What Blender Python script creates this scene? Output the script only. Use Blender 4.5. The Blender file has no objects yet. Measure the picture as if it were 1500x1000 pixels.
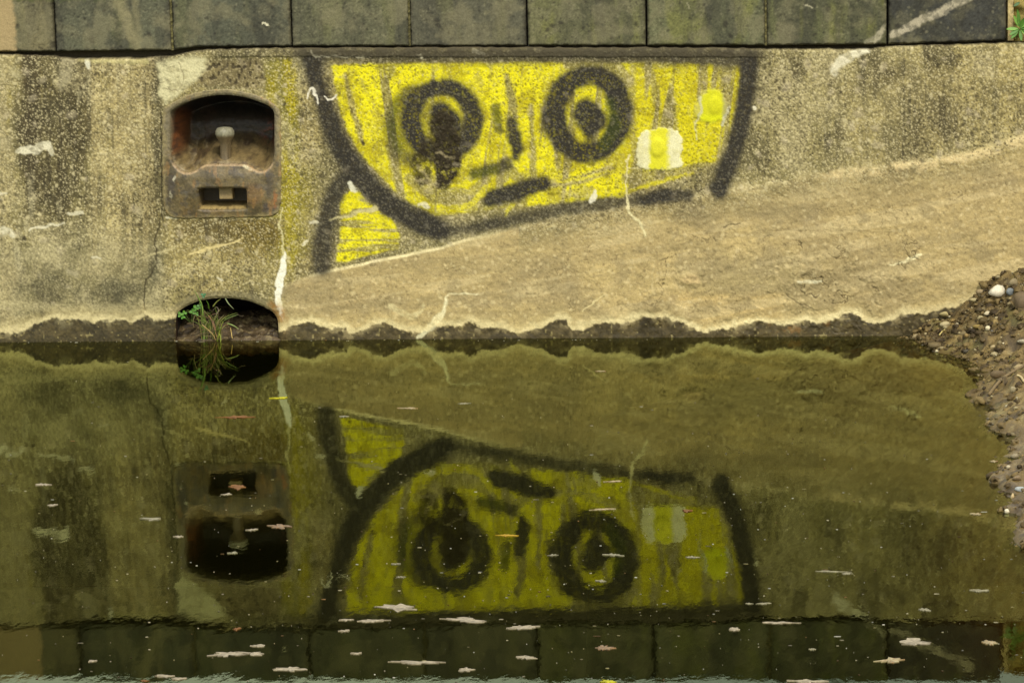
import bpy, math, random
import numpy as np
from mathutils import Vector
random.seed(7); RNG = np.random.default_rng(11)
SC = bpy.context.scene; COL = SC.collection

# ------------------------------------------------------------------ camera
F = 4100.0; CAM = np.array([0.4033, -10.8103, 1.562]); YAW, PITCH, ROLL = -0.0785, 0.1441, -0.0186
LEAN = -0.03                       # the old wall leans a little towards the water
def cam_axes():
    cy, sy, cp, sp = math.cos(YAW), math.sin(YAW), math.cos(PITCH), math.sin(PITCH)
    f = np.array([sy*cp, cy*cp, -sp]); r = np.array([cy, -sy, 0]); u = np.cross(r, f)
    cr, sr = math.cos(ROLL), math.sin(ROLL)
    return cr*r + sr*u, -sr*r + cr*u, f
RX, UX, FX = cam_axes()
cd = bpy.data.cameras.new('camera'); cam = bpy.data.objects.new('camera', cd); COL.objects.link(cam)
cd.sensor_width = 36; cd.lens = F/1500*36; cd.clip_start = .1; cd.clip_end = 2000
from mathutils import Matrix
cam.matrix_world = Matrix([[RX[0], UX[0], -FX[0], CAM[0]], [RX[1], UX[1], -FX[1], CAM[1]], [RX[2], UX[2], -FX[2], CAM[2]], [0, 0, 0, 1]])
SC.camera = cam

# ------------------------------------------------------------------ sky, sun, exposure
SUN_EL, SUN_AZ = math.radians(46), math.radians(158)      # azimuth clockwise from +Y: high, behind and right of the viewer
w = bpy.data.worlds.new('World'); SC.world = w; w.use_nodes = True
nt = w.node_tree; sky = nt.nodes.new('ShaderNodeTexSky'); sky.sky_type = 'NISHITA'; sky.sun_disc = False
sky.sun_elevation = SUN_EL; sky.sun_rotation = SUN_AZ; sky.dust_density = 3; sky.air_density = 1.0
tcw = nt.nodes.new('ShaderNodeTexCoord'); cn = nt.nodes.new('ShaderNodeTexNoise'); cn.inputs['Scale'].default_value = 2.2; cn.inputs['Detail'].default_value = 6
nt.links.new(tcw.outputs['Generated'], cn.inputs['Vector']); cr_ = nt.nodes.new('ShaderNodeMapRange'); nt.links.new(cn.outputs[0], cr_.inputs[0])
cr_.inputs[1].default_value = .36; cr_.inputs[2].default_value = .56; cr_.inputs[3].default_value = .30; cr_.inputs[4].default_value = .95     # bright broken cloud
cm = nt.nodes.new('ShaderNodeMix'); cm.data_type = 'RGBA'; nt.links.new(cr_.outputs[0], cm.inputs[0]); nt.links.new(sky.outputs[0], cm.inputs[6]); cm.inputs[7].default_value = (10.5, 11.0, 11.6, 1)
nt.links.new(cm.outputs[2], nt.nodes['Background'].inputs[0]); nt.nodes['Background'].inputs[1].default_value = .14
ld = bpy.data.lights.new('sun', 'SUN'); ld.energy = 2.6; ld.angle = math.radians(12); ld.color = (1, .96, .89)
sun = bpy.data.objects.new('sun', ld); COL.objects.link(sun)
sd = Vector((math.sin(SUN_AZ)*math.cos(SUN_EL), math.cos(SUN_AZ)*math.cos(SUN_EL), math.sin(SUN_EL)))
sun.rotation_euler = sd.to_track_quat('Z', 'Y').to_euler(); sun.location = (3, -6, 8)
SC.view_settings.view_transform = 'Standard'; SC.view_settings.look = 'None'; SC.view_settings.gamma = 1
SC.view_settings.exposure = 0.20

# ------------------------------------------------------------------ geometry of the view: places measured in the photograph
def ray(u, v):
    u = np.asarray(u, float); v = np.asarray(v, float)
    return RX*((u-750)/F)[..., None] + UX*((500-v)/F)[..., None] + FX
def wall_pt(u, v, d=0.0):
    """point d metres in front of the leaning wall face, seen at u, v"""
    D = ray(u, v); d = np.asarray(d, float)
    t = (LEAN*CAM[2] - CAM[1])/(D[..., 1] - LEAN*D[..., 2])
    P = CAM + D*t[..., None]
    P = P + d[..., None]*np.array([0, -1.0, 0])
    return P
def water_pt(u, v, z=0.0):
    D = ray(u, v); t = (z - CAM[2])/D[..., 2]; return CAM + D*t[..., None]
def ylev(u): return 499.5 - .0044*np.asarray(u, float)

# ------------------------------------------------------------------ noise
_L = {}
def vn(u, v, su, sv, seed=0):
    if seed not in _L: _L[seed] = np.random.default_rng(seed+100).random((256, 256)).astype(np.float32)
    T = _L[seed]; u = np.asarray(u, float); v = np.asarray(v, float)
    if su == sv: an = .6+seed*1.3; u, v = u*math.cos(an)-v*math.sin(an), u*math.sin(an)+v*math.cos(an)
    a = u/su + seed*13.7; b = v/sv + seed*7.3
    i = np.floor(a).astype(int); j = np.floor(b).astype(int); fx = a-i; fy = b-j
    fx = fx*fx*(3-2*fx); fy = fy*fy*(3-2*fy); i0 = i % 256; i1 = (i+1) % 256; j0 = j % 256; j1 = (j+1) % 256
    return (T[i0, j0]*(1-fx)+T[i1, j0]*fx)*(1-fy) + (T[i0, j1]*(1-fx)+T[i1, j1]*fx)*fy
def cells(u, v, s, seed=0, fill=.5):
    """scattered grains: 1 in a grain, 0 between; grain size and presence vary"""
    R_ = np.random.default_rng(seed+900); T = R_.random((128, 128, 4)).astype(np.float32); out = np.zeros(u.shape, np.float32)
    i = np.floor(u/s).astype(int); j = np.floor(v/s).astype(int); fu = (u/s).astype(np.float32); fv = (v/s).astype(np.float32)
    for di in (-1, 0, 1):
        for dj in (-1, 0, 1):
            t = T[(i+di) % 128, (j+dj) % 128]; dx = fu-(i+di)-t[..., 0]; dy = fv-(j+dj)-t[..., 1]; rr = .12+.42*t[..., 3]**1.6; an = t[..., 2]*37
            ca, sa = np.cos(an), np.sin(an); q = np.sqrt((dx*ca+dy*sa)**2+((dy*ca-dx*sa)*1.5)**2)/rr
            out = np.maximum(out, np.where(t[..., 2] < fill, np.clip(1.7-q*1.2, 0, 1), 0))
    return out
def fbm(u, v, s, seed=0, o=4, asp=1.0):
    r = 0; a = 1; t = 0
    for k in range(o):
        r = r + a*vn(u, v, s/2**k, s*asp/2**k, seed+k); t += a; a *= .55
    return r/t
def ss(a, b, x): t = np.clip((x-a)/(b-a), 0, 1); return t*t*(3-2*t)
def lin(c, k=1.0):
    c = np.array(c[:3], float)/255; return np.where(c <= .04045, c/12.92, ((c+.055)/1.055)**2.4)*k
K = 0.74
def A(*c): return lin(c, K)
def mix(c, col, m): return c*(1-m[..., None]) + col*m[..., None]
def dseg(u, v, pts):
    """distance to a polyline of (x, y, r) minus its radius"""
    best = np.full(u.shape, 1e9)
    for p, q in zip(pts[:-1], pts[1:]):
        dx, dy = q[0]-p[0], q[1]-p[1]; L = dx*dx+dy*dy+1e-9
        t = np.clip(((u-p[0])*dx+(v-p[1])*dy)/L, 0, 1)
        best = np.minimum(best, np.hypot(u-p[0]-t*dx, v-p[1]-t*dy) - (p[2]+(q[2]-p[2])*t))
    return best
def sdf_poly(u, v, P):
    """signed distance to a closed polygon, negative inside"""
    P = np.asarray(P, float); d = np.full(u.shape, 1e18); s = np.ones(u.shape)
    n = len(P)
    for i in range(n):
        a, b = P[i], P[i-1]; ex, ey = b-a; wx, wy = u-a[0], v-a[1]
        t = np.clip((wx*ex+wy*ey)/(ex*ex+ey*ey+1e-12), 0, 1)
        d = np.minimum(d, (wx-ex*t)**2 + (wy-ey*t)**2)
        c1 = v >= a[1]; c2 = v < b[1]; c3 = ex*wy > ey*wx
        s = np.where((c1 & c2 & c3) | (~c1 & ~c2 & ~c3), -s, s)
    return s*np.sqrt(d)
def smooth_loop(P, n=6):
    P = np.asarray(P, float); o = []; N = len(P)
    for i in range(N):
        a, b, c, d = P[i-1], P[i], P[(i+1) % N], P[(i+2) % N]
        for k in range(n):
            t = k/n; o.append(.5*((2*b)+(c-a)*t+(2*a-5*b+4*c-d)*t*t+(3*b-a-3*c+d)*t**3))
    return np.array(o)

# ------------------------------------------------------------------ objects
def tag(o, label=None, cat=None, group=None, kind=None):
    for k, x in (('label', label), ('category', cat), ('group', group), ('kind', kind)):
        if x: o[k] = x
    return o
def empty(name, loc=(0, 0, 0), parent=None):
    o = bpy.data.objects.new(name, None); COL.objects.link(o); o.location = loc; o.empty_display_size = .1
    return o
def mesh_obj(name, V, Fc, mat, parent=None, color=None, extra=None, smooth=True, origin=None):
    V = np.asarray(V, float)
    if origin is not None: V = V - np.asarray(origin)
    me = bpy.data.meshes.new(name); n = len(V)
    if isinstance(Fc, np.ndarray):
        k = Fc.shape[1]; me.vertices.add(n); me.vertices.foreach_set('co', V.astype(np.float32).ravel())
        me.loops.add(Fc.size); me.loops.foreach_set('vertex_index', Fc.astype(np.int32).ravel())
        me.polygons.add(len(Fc)); me.polygons.foreach_set('loop_start', np.arange(0, Fc.size, k, dtype=np.int32))
        me.update(calc_edges=True)
    else:
        me.from_pydata(V.tolist(), [], Fc)
    me.validate(clean_customdata=False)
    if smooth: me.polygons.foreach_set('use_smooth', [True]*len(me.polygons))
    if color is not None:
        at = me.color_attributes.new('tone', 'FLOAT_COLOR', 'POINT')
        c = np.ones((n, 4), np.float32); c[:, :3] = color; at.data.foreach_set('color', c.ravel())
    if extra is not None:
        at = me.attributes.new('gloss', 'FLOAT', 'POINT'); at.data.foreach_set('value', np.asarray(extra, np.float32).ravel())
    me.materials.append(mat); me.update()
    o = bpy.data.objects.new(name, me); COL.objects.link(o)
    if origin is not None: o.location = origin
    if parent: 
        o.parent = parent
        if origin is None: o.location = -Vector(parent.location) if parent.location.length else (0, 0, 0)
    return o
def grid_faces(nu, nv, keep=None):
    i = np.arange(nu-1)[:, None]*nv + np.arange(nv-1)[None, :]
    Q = np.stack([i, i+1, i+nv+1, i+nv], -1)
    if keep is not None: Q = Q[keep]
    return Q.reshape(-1, 4)
def compact(V, Q, *arr):
    used = np.unique(Q); m = np.full(len(V), -1); m[used] = np.arange(len(used))
    return (V[used], m[Q]) + tuple(a[used] for a in arr)

# ------------------------------------------------------------------ materials
def new_mat(name):
    m = bpy.data.materials.new(name); m.use_nodes = True
    return m, m.node_tree, m.node_tree.nodes['Principled BSDF']
def tone_mat(name, rough=.9, grain=.22, gscale=700, bump=.25, bscale=900, bdist=.0012, spec=.25, use_gloss=False):
    m, t, b = new_mat(name); N = t.nodes; L = t.links
    at = N.new('ShaderNodeAttribute'); at.attribute_name = 'tone'
    tc = N.new('ShaderNodeTexCoord')
    n1 = N.new('ShaderNodeTexNoise'); n1.inputs['Scale'].default_value = gscale*.28; n1.inputs['Detail'].default_value = 5; n1.inputs['Roughness'].default_value = .75
    L.new(tc.outputs['Object'], n1.inputs['Vector'])
    mr = N.new('ShaderNodeMapRange'); mr.inputs[1].default_value = .3; mr.inputs[2].default_value = .7
    mr.inputs[3].default_value = 1-grain; mr.inputs[4].default_value = 1+grain; L.new(n1.outputs[0], mr.inputs[0])
    vm = N.new('ShaderNodeVectorMath'); vm.operation = 'SCALE'; L.new(at.outputs['Color'], vm.inputs[0]); L.new(mr.outputs[0], vm.inputs['Scale'])
    L.new(vm.outputs[0], b.inputs['Base Color'])
    bp = N.new('ShaderNodeBump'); bp.inputs['Strength'].default_value = bump; bp.inputs['Distance'].default_value = bdist
    n2 = N.new('ShaderNodeTexNoise'); n2.inputs['Scale'].default_value = bscale*.3; n2.inputs['Detail'].default_value = 4
    L.new(tc.outputs['Object'], n2.inputs['Vector']); L.new(n2.outputs[0], bp.inputs['Height']); L.new(bp.outputs[0], b.inputs['Normal'])
    b.inputs['Roughness'].default_value = rough; b.inputs['Specular IOR Level'].default_value = spec
    if use_gloss:
        g = N.new('ShaderNodeAttribute'); g.attribute_name = 'gloss'
        m2 = N.new('ShaderNodeMapRange'); m2.inputs[3].default_value = rough; m2.inputs[4].default_value = .38
        L.new(g.outputs['Fac'], m2.inputs[0]); L.new(m2.outputs[0], b.inputs['Roughness'])
    return m
M_CONC = tone_mat('weathered_concrete', use_gloss=True)
M_STONE = tone_mat('coping_stone', rough=.85, grain=.25)
M_IRON = tone_mat('rusty_cast_iron', rough=.62, grain=.3, gscale=500, bump=.35, spec=.4, use_gloss=True)
M_SOIL = tone_mat('wet_soil', rough=.75, grain=.45, gscale=600, bump=.6, bdist=.003, use_gloss=True)
M_ROCK = tone_mat('pebbles', rough=.7, grain=.25, gscale=500)
M_LEAF = tone_mat('leaf', rough=.55, grain=.2, gscale=300, bump=.1, spec=.4)
M_FLOAT = tone_mat('dry_leaf_flake', rough=.8, grain=.35, gscale=400, bump=.2)

def water_mat():
    m, t, b = new_mat('pond_water'); N = t.nodes; L = t.links; N.remove(b); out = N['Material Output']
    tr = N.new('ShaderNodeBsdfTransparent'); gl = N.new('ShaderNodeBsdfGlossy'); gl.inputs['Roughness'].default_value = .009
    gl.inputs['Color'].default_value = (.71, .765, .42, 1)
    df = N.new('ShaderNodeBsdfDiffuse'); df.inputs['Color'].default_value = (.006, .0055, .0008, 1)
    mb = N.new('ShaderNodeMixShader'); mb.inputs[0].default_value = .3; L.new(tr.outputs[0], mb.inputs[1]); L.new(df.outputs[0], mb.inputs[2])
    fr = N.new('ShaderNodeFresnel'); fr.inputs['IOR'].default_value = 1.33
    mx = N.new('ShaderNodeMixShader'); L.new(fr.outputs[0], mx.inputs[0]); L.new(mb.outputs[0], mx.inputs[1]); L.new(gl.outputs[0], mx.inputs[2])
    L.new(mx.outputs[0], out.inputs['Surface'])
    tc = N.new('ShaderNodeTexCoord'); mp = N.new('ShaderNodeMapping'); mp.inputs['Scale'].default_value = (3.0, 1.2, 1)
    L.new(tc.outputs['Object'], mp.inputs[0])
    n = N.new('ShaderNodeTexNoise'); n.inputs['Scale'].default_value = 2.2; n.inputs['Detail'].default_value = 3; L.new(mp.outputs[0], n.inputs['Vector'])
    n2 = N.new('ShaderNodeTexNoise'); n2.inputs['Scale'].default_value = 28; n2.inputs['Detail'].default_value = 3; L.new(mp.outputs[0], n2.inputs['Vector'])
    b1 = N.new('ShaderNodeBump'); b1.inputs['Strength'].default_value = 1; b1.inputs['Distance'].default_value = .0006; L.new(n.outputs[0], b1.inputs['Height'])
    b2 = N.new('ShaderNodeBump'); b2.inputs['Strength'].default_value = 1; b2.inputs['Distance'].default_value = .00006; L.new(n2.outputs[0], b2.inputs['Height'])
    L.new(b1.outputs[0], b2.inputs['Normal'])
    for x in (gl, fr): L.new(b2.outputs[0], x.inputs['Normal'])
    va = N.new('ShaderNodeVolumeAbsorption'); va.inputs['Color'].default_value = (.68, .52, .10, 1); va.inputs['Density'].default_value = 9
    L.new(va.outputs[0], out.inputs['Volume'])
    return m
M_WATER = water_mat()

# ------------------------------------------------------------------ outlines read off the photograph (wall coordinates)
CAST = smooth_loop([(237, 172), (239, 160), (248, 151), (262, 144), (290, 134), (328, 129), (362, 134), (390, 144), (403, 152), (411, 162), (412.5, 176),
        (413, 230), (413, 285), (411, 305), (404, 315), (390, 318.5), (330, 320.5), (270, 321), (250, 319), (241, 309), (238, 290), (236.5, 230)], 4)
OPEN = smooth_loop([(249, 172), (250.5, 163), (260, 156), (275, 149), (300, 142), (328, 139), (356, 142), (382, 150), (396, 157), (401.5, 165), (402, 180),
        (402, 205), (402, 224), (399, 238), (393, 247), (384, 251), (375, 249), (366, 243), (356, 241), (330, 240.5), (305, 241), (296, 244), (287, 250), (276, 253), (265, 250), (256, 241), (250, 226), (249, 205)], 4)
SLOT = smooth_loop([(292, 279), (296, 275.5), (327, 275), (358, 275.5), (362.5, 279), (363, 290), (362, 303), (358, 306), (327, 307), (296, 307), (292, 303), (291.5, 290)], 4)
LOWER = smooth_loop([(257.5, 480), (258, 464), (262, 456), (272, 449), (288, 442), (306, 438), (325, 436.5), (345, 437.5), (365, 441), (385, 449), (399, 457), (405.5, 466), (407.5, 480),
        (408, 520), (406, 560), (398, 566), (330, 568), (268, 566), (260, 560), (257.5, 520)], 4)
STONE_X = [-611, -438, -265, -92, 80, 252, 427, 600, 772, 947, 1122, 1300, 1475]
def stone_base(u): return np.interp(u, [-700, 0, 80, 252, 290, 427, 1122, 1300, 1475], [80, 76, 76, 74, 69, 68, 67, 65.5, 60])
def wall_top(u):   # upper edge of the concrete under the coping
    w = np.interp(u, [-700, 0, 40, 80, 110, 160, 210, 250, 285, 300, 420, 440, 700, 1060, 1130, 1270, 1300, 1500, 2400],
                     [83, 79.5, 81, 83.5, 86.5, 86, 85.5, 82, 75, 73, 70.5, 70.5, 70, 70.5, 72, 72, 68.5, 62, 45])
    return w + (vn(u, 0*u, 9, 9, 31)-.5)*2.2

# ------------------------------------------------------------------ what is on the wall: dirt, moss, paint (colour), relief, wetness
def wall_surface(u, v):
    wu = u + (fbm(u, v, 9, 40, 3)-.5)*7; wv = v + (fbm(u, v, 9, 50, 3)-.5)*7          # frayed edges
    wu2 = u + (fbm(u, v, 26, 43, 4)-.5)*22; wv2 = v + (fbm(u, v, 26, 53, 4)-.5)*14
    relief = np.zeros(u.shape)
    # cement tone in broad patches
    c = np.ones(u.shape+(3,))*A(152, 138, 88)
    big = fbm(u, v, 160, 1, 4); st = fbm(u, v, 34, 5, 4, 7.0); st2 = fbm(u, v, 12, 9, 3, 12.0)
    c = mix(c, A(178, 158, 98), ss(.42, .72, big)*.8)
    c = mix(c, A(176, 160, 106), ss(960, 1180, u)*ss(330, 150, v)*.5)
    c = mix(c, A(192, 170, 104), ss(1330, 1500, u)*.55)
    left = ss(250, 225, u)
    c = mix(c, A(168, 152, 96), left*.5)
    fall = ss(400, 250, v)
    c = mix(c, A(98, 86, 52), left*ss(.48, .66, st)*(.35+.5*fall))
    c = mix(c, A(88, 77, 50), ss(20, 40, wu2)*ss(122, 95, wu2)*fall*(.55+.3*ss(.4, .6, st2)))
    c = mix(c, A(112, 98, 60), ss(190, 215, wu2)*ss(243, 228, u)*.5*fall)
    c = mix(c, A(100, 88, 55), (1-left)*ss(.55, .74, st)*.35*ss(420, 200, v))
    c = mix(c, A(148, 138, 100), ss(345, 375, v+.05*u)*left*.65)
    c = mix(c, A(112, 105, 76), left*ss(345, 380, v)*ss(.5, .68, fbm(u, v, 60, 14, 4))*.75)
    c = mix(c, A(182, 160, 100), ss(150, 165, wu2)*ss(185, 172, wu2)*fall*.5)
    # dark runs under the coping
    for x, y, rx, ry in ((1168, 105, 12, 24), (1218, 110, 10, 24), (1230, 190, 8, 25), (1365, 90, 12, 18), (1395, 92, 10, 14), (1300, 112, 22, 18)):
        c = mix(c, A(88, 76, 44), ss(1.3, .4, np.hypot((wu-x)/rx, (wv-y)/ry))*.6)
    # yellow lichen strip right of the iron recess, and thin ones further left
    lich = ss(384, 396, wu)*ss(446, 430, wu)*ss(420, 330, v)*ss(80, 92, v)
    lp = ss(.30, .52, fbm(u, v, 16, 16, 4, 4.0))
    c = mix(c, A(150, 139, 50), lich*.75); c = mix(c, A(176, 160, 22), lich*lp*ss(412, 418, wu)*ss(438, 430, wu)*.9)
    c = mix(c, A(168, 152, 30), lich*lp*ss(386, 392, wu)*ss(408, 400, wu)*ss(170, 140, v)*.8)
    c = mix(c, A(160, 146, 44), ss(406, 412, wu)*ss(475, 440, wu)*ss(230, 260, v)*ss(400, 350, v)*.55*lp)
    c = mix(c, A(140, 122, 40), ss(330, 375, wu2)*ss(425, 405, wu2)*ss(318, 325, v)*ss(385, 340, v)*.8)
    c = mix(c, A(110, 92, 48), ss(245, 262, wu)*ss(420, 400, wu)*ss(319, 323, v)*ss(365, 335, v)*.65)
    c = mix(c, A(150, 132, 30), ss(8, 10, wu)*ss(18, 13, wu)*ss(120, 140, v)*ss(215, 180, v)*.7)
    c = c*np.array([.86, .87, .84])*(1-.10*left)[..., None]
    run = fbm(u, v, 16, 33, 4, 14.0); run2 = fbm(u, v, 6, 35, 3, 22.0); blotch = fbm(u, v, 55, 37, 5)
    ru = ss(.50, .68, run*.65+run2*.35)*ss(420, 120, v+(blotch-.5)*160)
    c = mix(c, A(92, 84, 58), ru*(.32*left+.30)*ss(760, 600, u)); c = mix(c, A(104, 96, 66), ru*.35*ss(1080, 1120, u))
    c = mix(c, A(76, 70, 50), ss(.52, .68, blotch)*.40); c = mix(c, A(70, 62, 42), ss(.60, .70, run2)*ss(.48, .6, blotch)*.4); c = mix(c, A(190, 175, 126), ss(.46, .30, blotch)*.42)
    c = mix(c, A(196, 184, 140), ss(.66, .76, fbm(u, v, 20, 41, 4, 2.0))*.35*left)
    colm = ss(122, 138, wu2*.5+u*.5)*ss(236, 214, wu2*.5+u*.5)*ss(430, 330, v); c = mix(c, A(188, 168, 112), colm*(.46-.3*ss(.5, .66, run2)))
    c = mix(c, A(176, 160, 110), ss(26, 12, wu2)*.6); c = mix(c, A(82, 70, 44), ss(24, 36, wu2)*ss(64, 52, wu2)*ss(330, 200, v)*.55)
    c = mix(c, A(194, 180, 130), ss(.5, .68, fbm(u, v, 44, 85, 4, .8))*left*ss(300, 360, v)*.35)
    c = mix(c, A(168, 152, 18), lich*lp*ss(411, 418, wu)*ss(440, 430, wu)*.75); c = mix(c, A(158, 144, 30), lich*lp*ss(386, 392, wu)*ss(410, 400, wu)*ss(190, 140, v)*.6)
    c = mix(c, A(150, 136, 44), ss(404, 412, wu)*ss(470, 440, wu)*ss(240, 270, v)*ss(400, 340, v)*.45); c = mix(c, A(128, 108, 46), ss(300, 350, wu2)*ss(412, 400, wu2)*ss(320, 326, v)*ss(400, 345, v)*.5)
    # rough aggregate
    silt_line = np.interp(u, [-900, 400, 455, 490, 520, 560, 610, 650, 700, 800, 900, 930, 1000, 1060, 1150, 1220, 1350, 1420, 1473, 1500, 2400],
                             [460, 424, 404, 395, 388, 380, 371, 362, 347, 322, 304, 297, 290, 280, 264, 250, 237, 224, 207, 201, 150])
    sl = v + (fbm(u, v, 40, 57, 3)-.5)*6 - silt_line
    silt = ss(-3, 5, sl)*ss(398, 432, wu); frl = ss(.35, .6, fbm(u, v, 11, 29, 3))
    soft = ss(-3, 45, sl)*ss(398, 432, wu)
    rough = 1 - .8*np.where(u > 760, soft, silt); rough = rough*(1-.45*left*ss(330, 380, v))
    g1 = vn(u, v, 2.6, 2.6, 60); g2 = vn(u, v, 4.2, 4.0, 61); g3 = vn(u, v, 1.9, 1.9, 62); dens = fbm(u, v, 70, 63, 3)
    c = c*(1+(g1-.5)*.65*rough)[..., None]*(1+(g3-.5)*.6)[..., None]
    lightg = np.maximum(cells(u, v, 3.4, 1, .50), np.maximum(.8*cells(u+3, v, 2.6, 2, .45), cells(u, v+3, 7.5, 9, .12)))*rough*ss(.15, .6, dens+.15); darkg = np.maximum(cells(u, v, 3.4, 3, .58), .9*cells(u, v+9, 8.0, 4, .2))*rough*ss(.8, .35, dens)
    sparse = cells(u, v, 13, 5, .22)*(1-rough); c = mix(c, A(96, 84, 52), sparse*0)
    peb = cells(u, v, 15, 6, .12)*rough
    # silt-washed lower band
    ctone = np.ones(u.shape+(3,))*A(192, 168, 110)
    ctone = mix(ctone, A(178, 156, 104), ss(.4, .7, fbm(u, v, 90, 17, 4, .6))); ctone = mix(ctone, A(208, 182, 118), ss(.55, .8, fbm(u, v, 120, 21, 4, .5))*.8)
    ctone = mix(ctone, A(168, 152, 104), ss(960, 1080, u)*ss(1260, 1150, u)*ss(350, 400, v)*.5)
    ctone = mix(ctone, A(212, 178, 108), ss(900, 1000, u)*ss(1180, 1120, u)*ss(420, 440, v)*.5)
    ctone = ctone*(1+(fbm(u, v, 5, 24, 3)-.5)*.34)[..., None]; slant = v+.16*u; tr_ = fbm(u, slant, 130, 87, 4, .10); ctone = mix(ctone, A(216, 194, 138), ss(.55, .68, tr_)*.45); ctone = mix(ctone, A(158, 140, 94), ss(.45, .34, tr_)*.40); ctone = mix(ctone, A(160, 142, 98), ss(.5, .66, fbm(u, v, 34, 51, 5))*.5); ctone = mix(ctone, A(134, 116, 74), cells(u, v, 5.5, 7, .3)*.5); ctone = mix(ctone, A(228, 206, 148), cells(u, v, 7, 8, .25)*.5)
    c = mix(c, ctone, silt*.93*np.where(u > 760, .45+.55*ss(0, 60, sl), 1.0))
    c = mix(c, A(236, 218, 160), ss(3.4, .8, np.abs(sl-.5))*ss(440, 475, u)*ss(770, 640, u)*(.55+.4*frl))
    c = mix(c, A(226, 200, 140), ss(12, 2, np.abs(sl-6))*ss(1170, 1240, u)*ss(.35, .6, fbm(u, v, 14, 26, 3))*.75)
    c = mix(c, A(205, 186, 130), ss(14, 1, np.abs(sl+1))*ss(640, 700, u)*ss(.35, .6, fbm(u, v, 10, 28, 3))*.45)
    relief += silt*(.003+(fbm(u, v, 6, 45, 3)-.5)*.004+(fbm(u, v, 70, 48, 5)-.5)*.008)
    # light line low on the left
    ll = dseg(wu, wv, [(-200, 445, 3), (0, 446, 4), (60, 448, 3), (110, 455, 2), (160, 452, 4), (215, 462, 4), (250, 458, 2)])
    c = mix(c, A(188, 174, 124), ss(8, 0, ll)*.55)
    # ------ spray paint: yellow
    face = [(486, 96), (530, 93), (640, 92), (800, 91), (900, 92), (1000, 92), (1085, 97), (1083, 130), (1076, 175), (1065, 212), (1050, 238), (1010, 252), (985, 262), (930, 272), (905, 288), (860, 294),
            (800, 300), (770, 303), (735, 305), (700, 310), (655, 315), (630, 312), (600, 298), (574, 276), (548, 250), (525, 222), (508, 190), (495, 150)]
    fs = sdf_poly(wu*.6+u*.4, wv*.6+v*.4, face)
    lean_u = u - (v-95)*np.clip((640-u)/400, -.12, .40)
    stripe = fbm(lean_u, v, 13, 70, 3, 16.0); stripe2 = fbm(lean_u, v, 22, 74, 3, 5)
    yel = ss(2.5, -3.5, fs)
    thin = ss(.50, .62, stripe*.6+stripe2*.4+np.interp(u, [480, 560, 620, 900, 925, 1000, 1090], [-.01, -.05, -.02, -.03, .06, .04, -.01]))
    worn = ss(.50, .66, fbm(u, v, 18, 52, 5, 2.2)); yel = yel*(1-.88*thin)*(1-.26*worn)
    gaps = [([(505, 108, 2), (514, 150, 4), (528, 198, 4), (532, 212, 1)], .85), ([(741, 110, 3), (749, 140, 6), (755, 172, 4)], .85), ([(566, 120, 4), (574, 100, 6)], .6),
            ([(568, 215, 3), (586, 285, 5)], .7), ([(600, 262, 8), (640, 285, 14), (690, 290, 12), (712, 262, 6)], .72), ([(778, 155, 3), (780, 200, 3), (782, 262, 5)], .8),
            ([(812, 208, 2), (818, 246, 3)], .8), ([(735, 262, 8), (745, 248, 9), (762, 262, 6)], .75), ([(722, 285, 3), (780, 262, 5)], .4), ([(800, 272, 3), (850, 264, 6), (893, 248, 6)], .8),
            ([(832, 95, 6), (900, 100, 12), (920, 120, 8)], .85), ([(927, 100, 3), (925, 170, 4), (930, 230, 3)], .5), ([(955, 110, 4), (962, 150, 6)], .7), ([(985, 150, 6), (988, 230, 5)], .6),
            ([(1023, 100, 2), (1026, 150, 2)], .6), ([(1055, 100, 4), (1052, 118, 3)], .6), ([(950, 98, 6), (985, 94, 4)], .5), ([(825, 285, 5), (865, 280, 7)], .5), ([(920, 262, 8), (985, 258, 10), (1035, 248, 10)], .8),
            ([(940, 275, 8), (1010, 272, 10), (1060, 250, 8)], .8), ([(528, 118, 3), (536, 135, 2)], .5), ([(700, 112, 5), (706, 125, 3)], .5), ([(650, 290, 10), (700, 300, 14), (760, 296, 12)], .7)]
    for p, a in gaps: yel = yel*(1-a*ss(3.5, -2.5, dseg(wu*.5+u*.5, wv*.5+v*.5, p)))
    for p, a in [([(905, 288, 2), (960, 268, 3), (1015, 254, 2)], .75), ([(640, 312, 3), (690, 300, 4), (712, 278, 5)], .7), ([(808, 268, 2), (870, 258, 2), (905, 248, 3)], .7),
                 ([(740, 316, 1), (750, 300, 3)], .6)]:
        yel = np.maximum(yel, a*ss(3, -2, dseg(wu, wv, p)))
    cheek = [(503, 286), (514, 277), (528, 282), (545, 300), (575, 322), (586, 342), (584, 364), (560, 370), (528, 377), (502, 386), (492, 384), (496, 350), (500, 320), (496, 300)]
    cs = sdf_poly(wu*.6+u*.4, wv*.6+v*.4, cheek); hs = fbm(u, v, 90, 78, 3, .09)
    yc = ss(2, -3, cs)*(1-.75*ss(.54, .68, hs)); yc *= 1-.85*ss(3, -2, dseg(wu, wv, [(484, 322, 3), (515, 312, 3), (552, 306, 3)]))
    yel = np.maximum(yel, yc)
    ymask = np.clip(yel*(1.1-.35*ss(.45, .25, g1)-.25*ss(.4, .2, g3)), 0, 1)
    ycol = np.ones(u.shape+(3,))*A(236, 222, 2); ycol = mix(ycol, A(196, 180, 6), ss(.45, .7, fbm(u, v, 24, 80, 3)))
    ycol = mix(ycol, A(190, 172, 14), ss(905, 930, u)*.45)
    c = mix(c, A(176, 160, 70), ss(12, -4, fs)*.30); c = mix(c, ycol, ymask)
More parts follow.
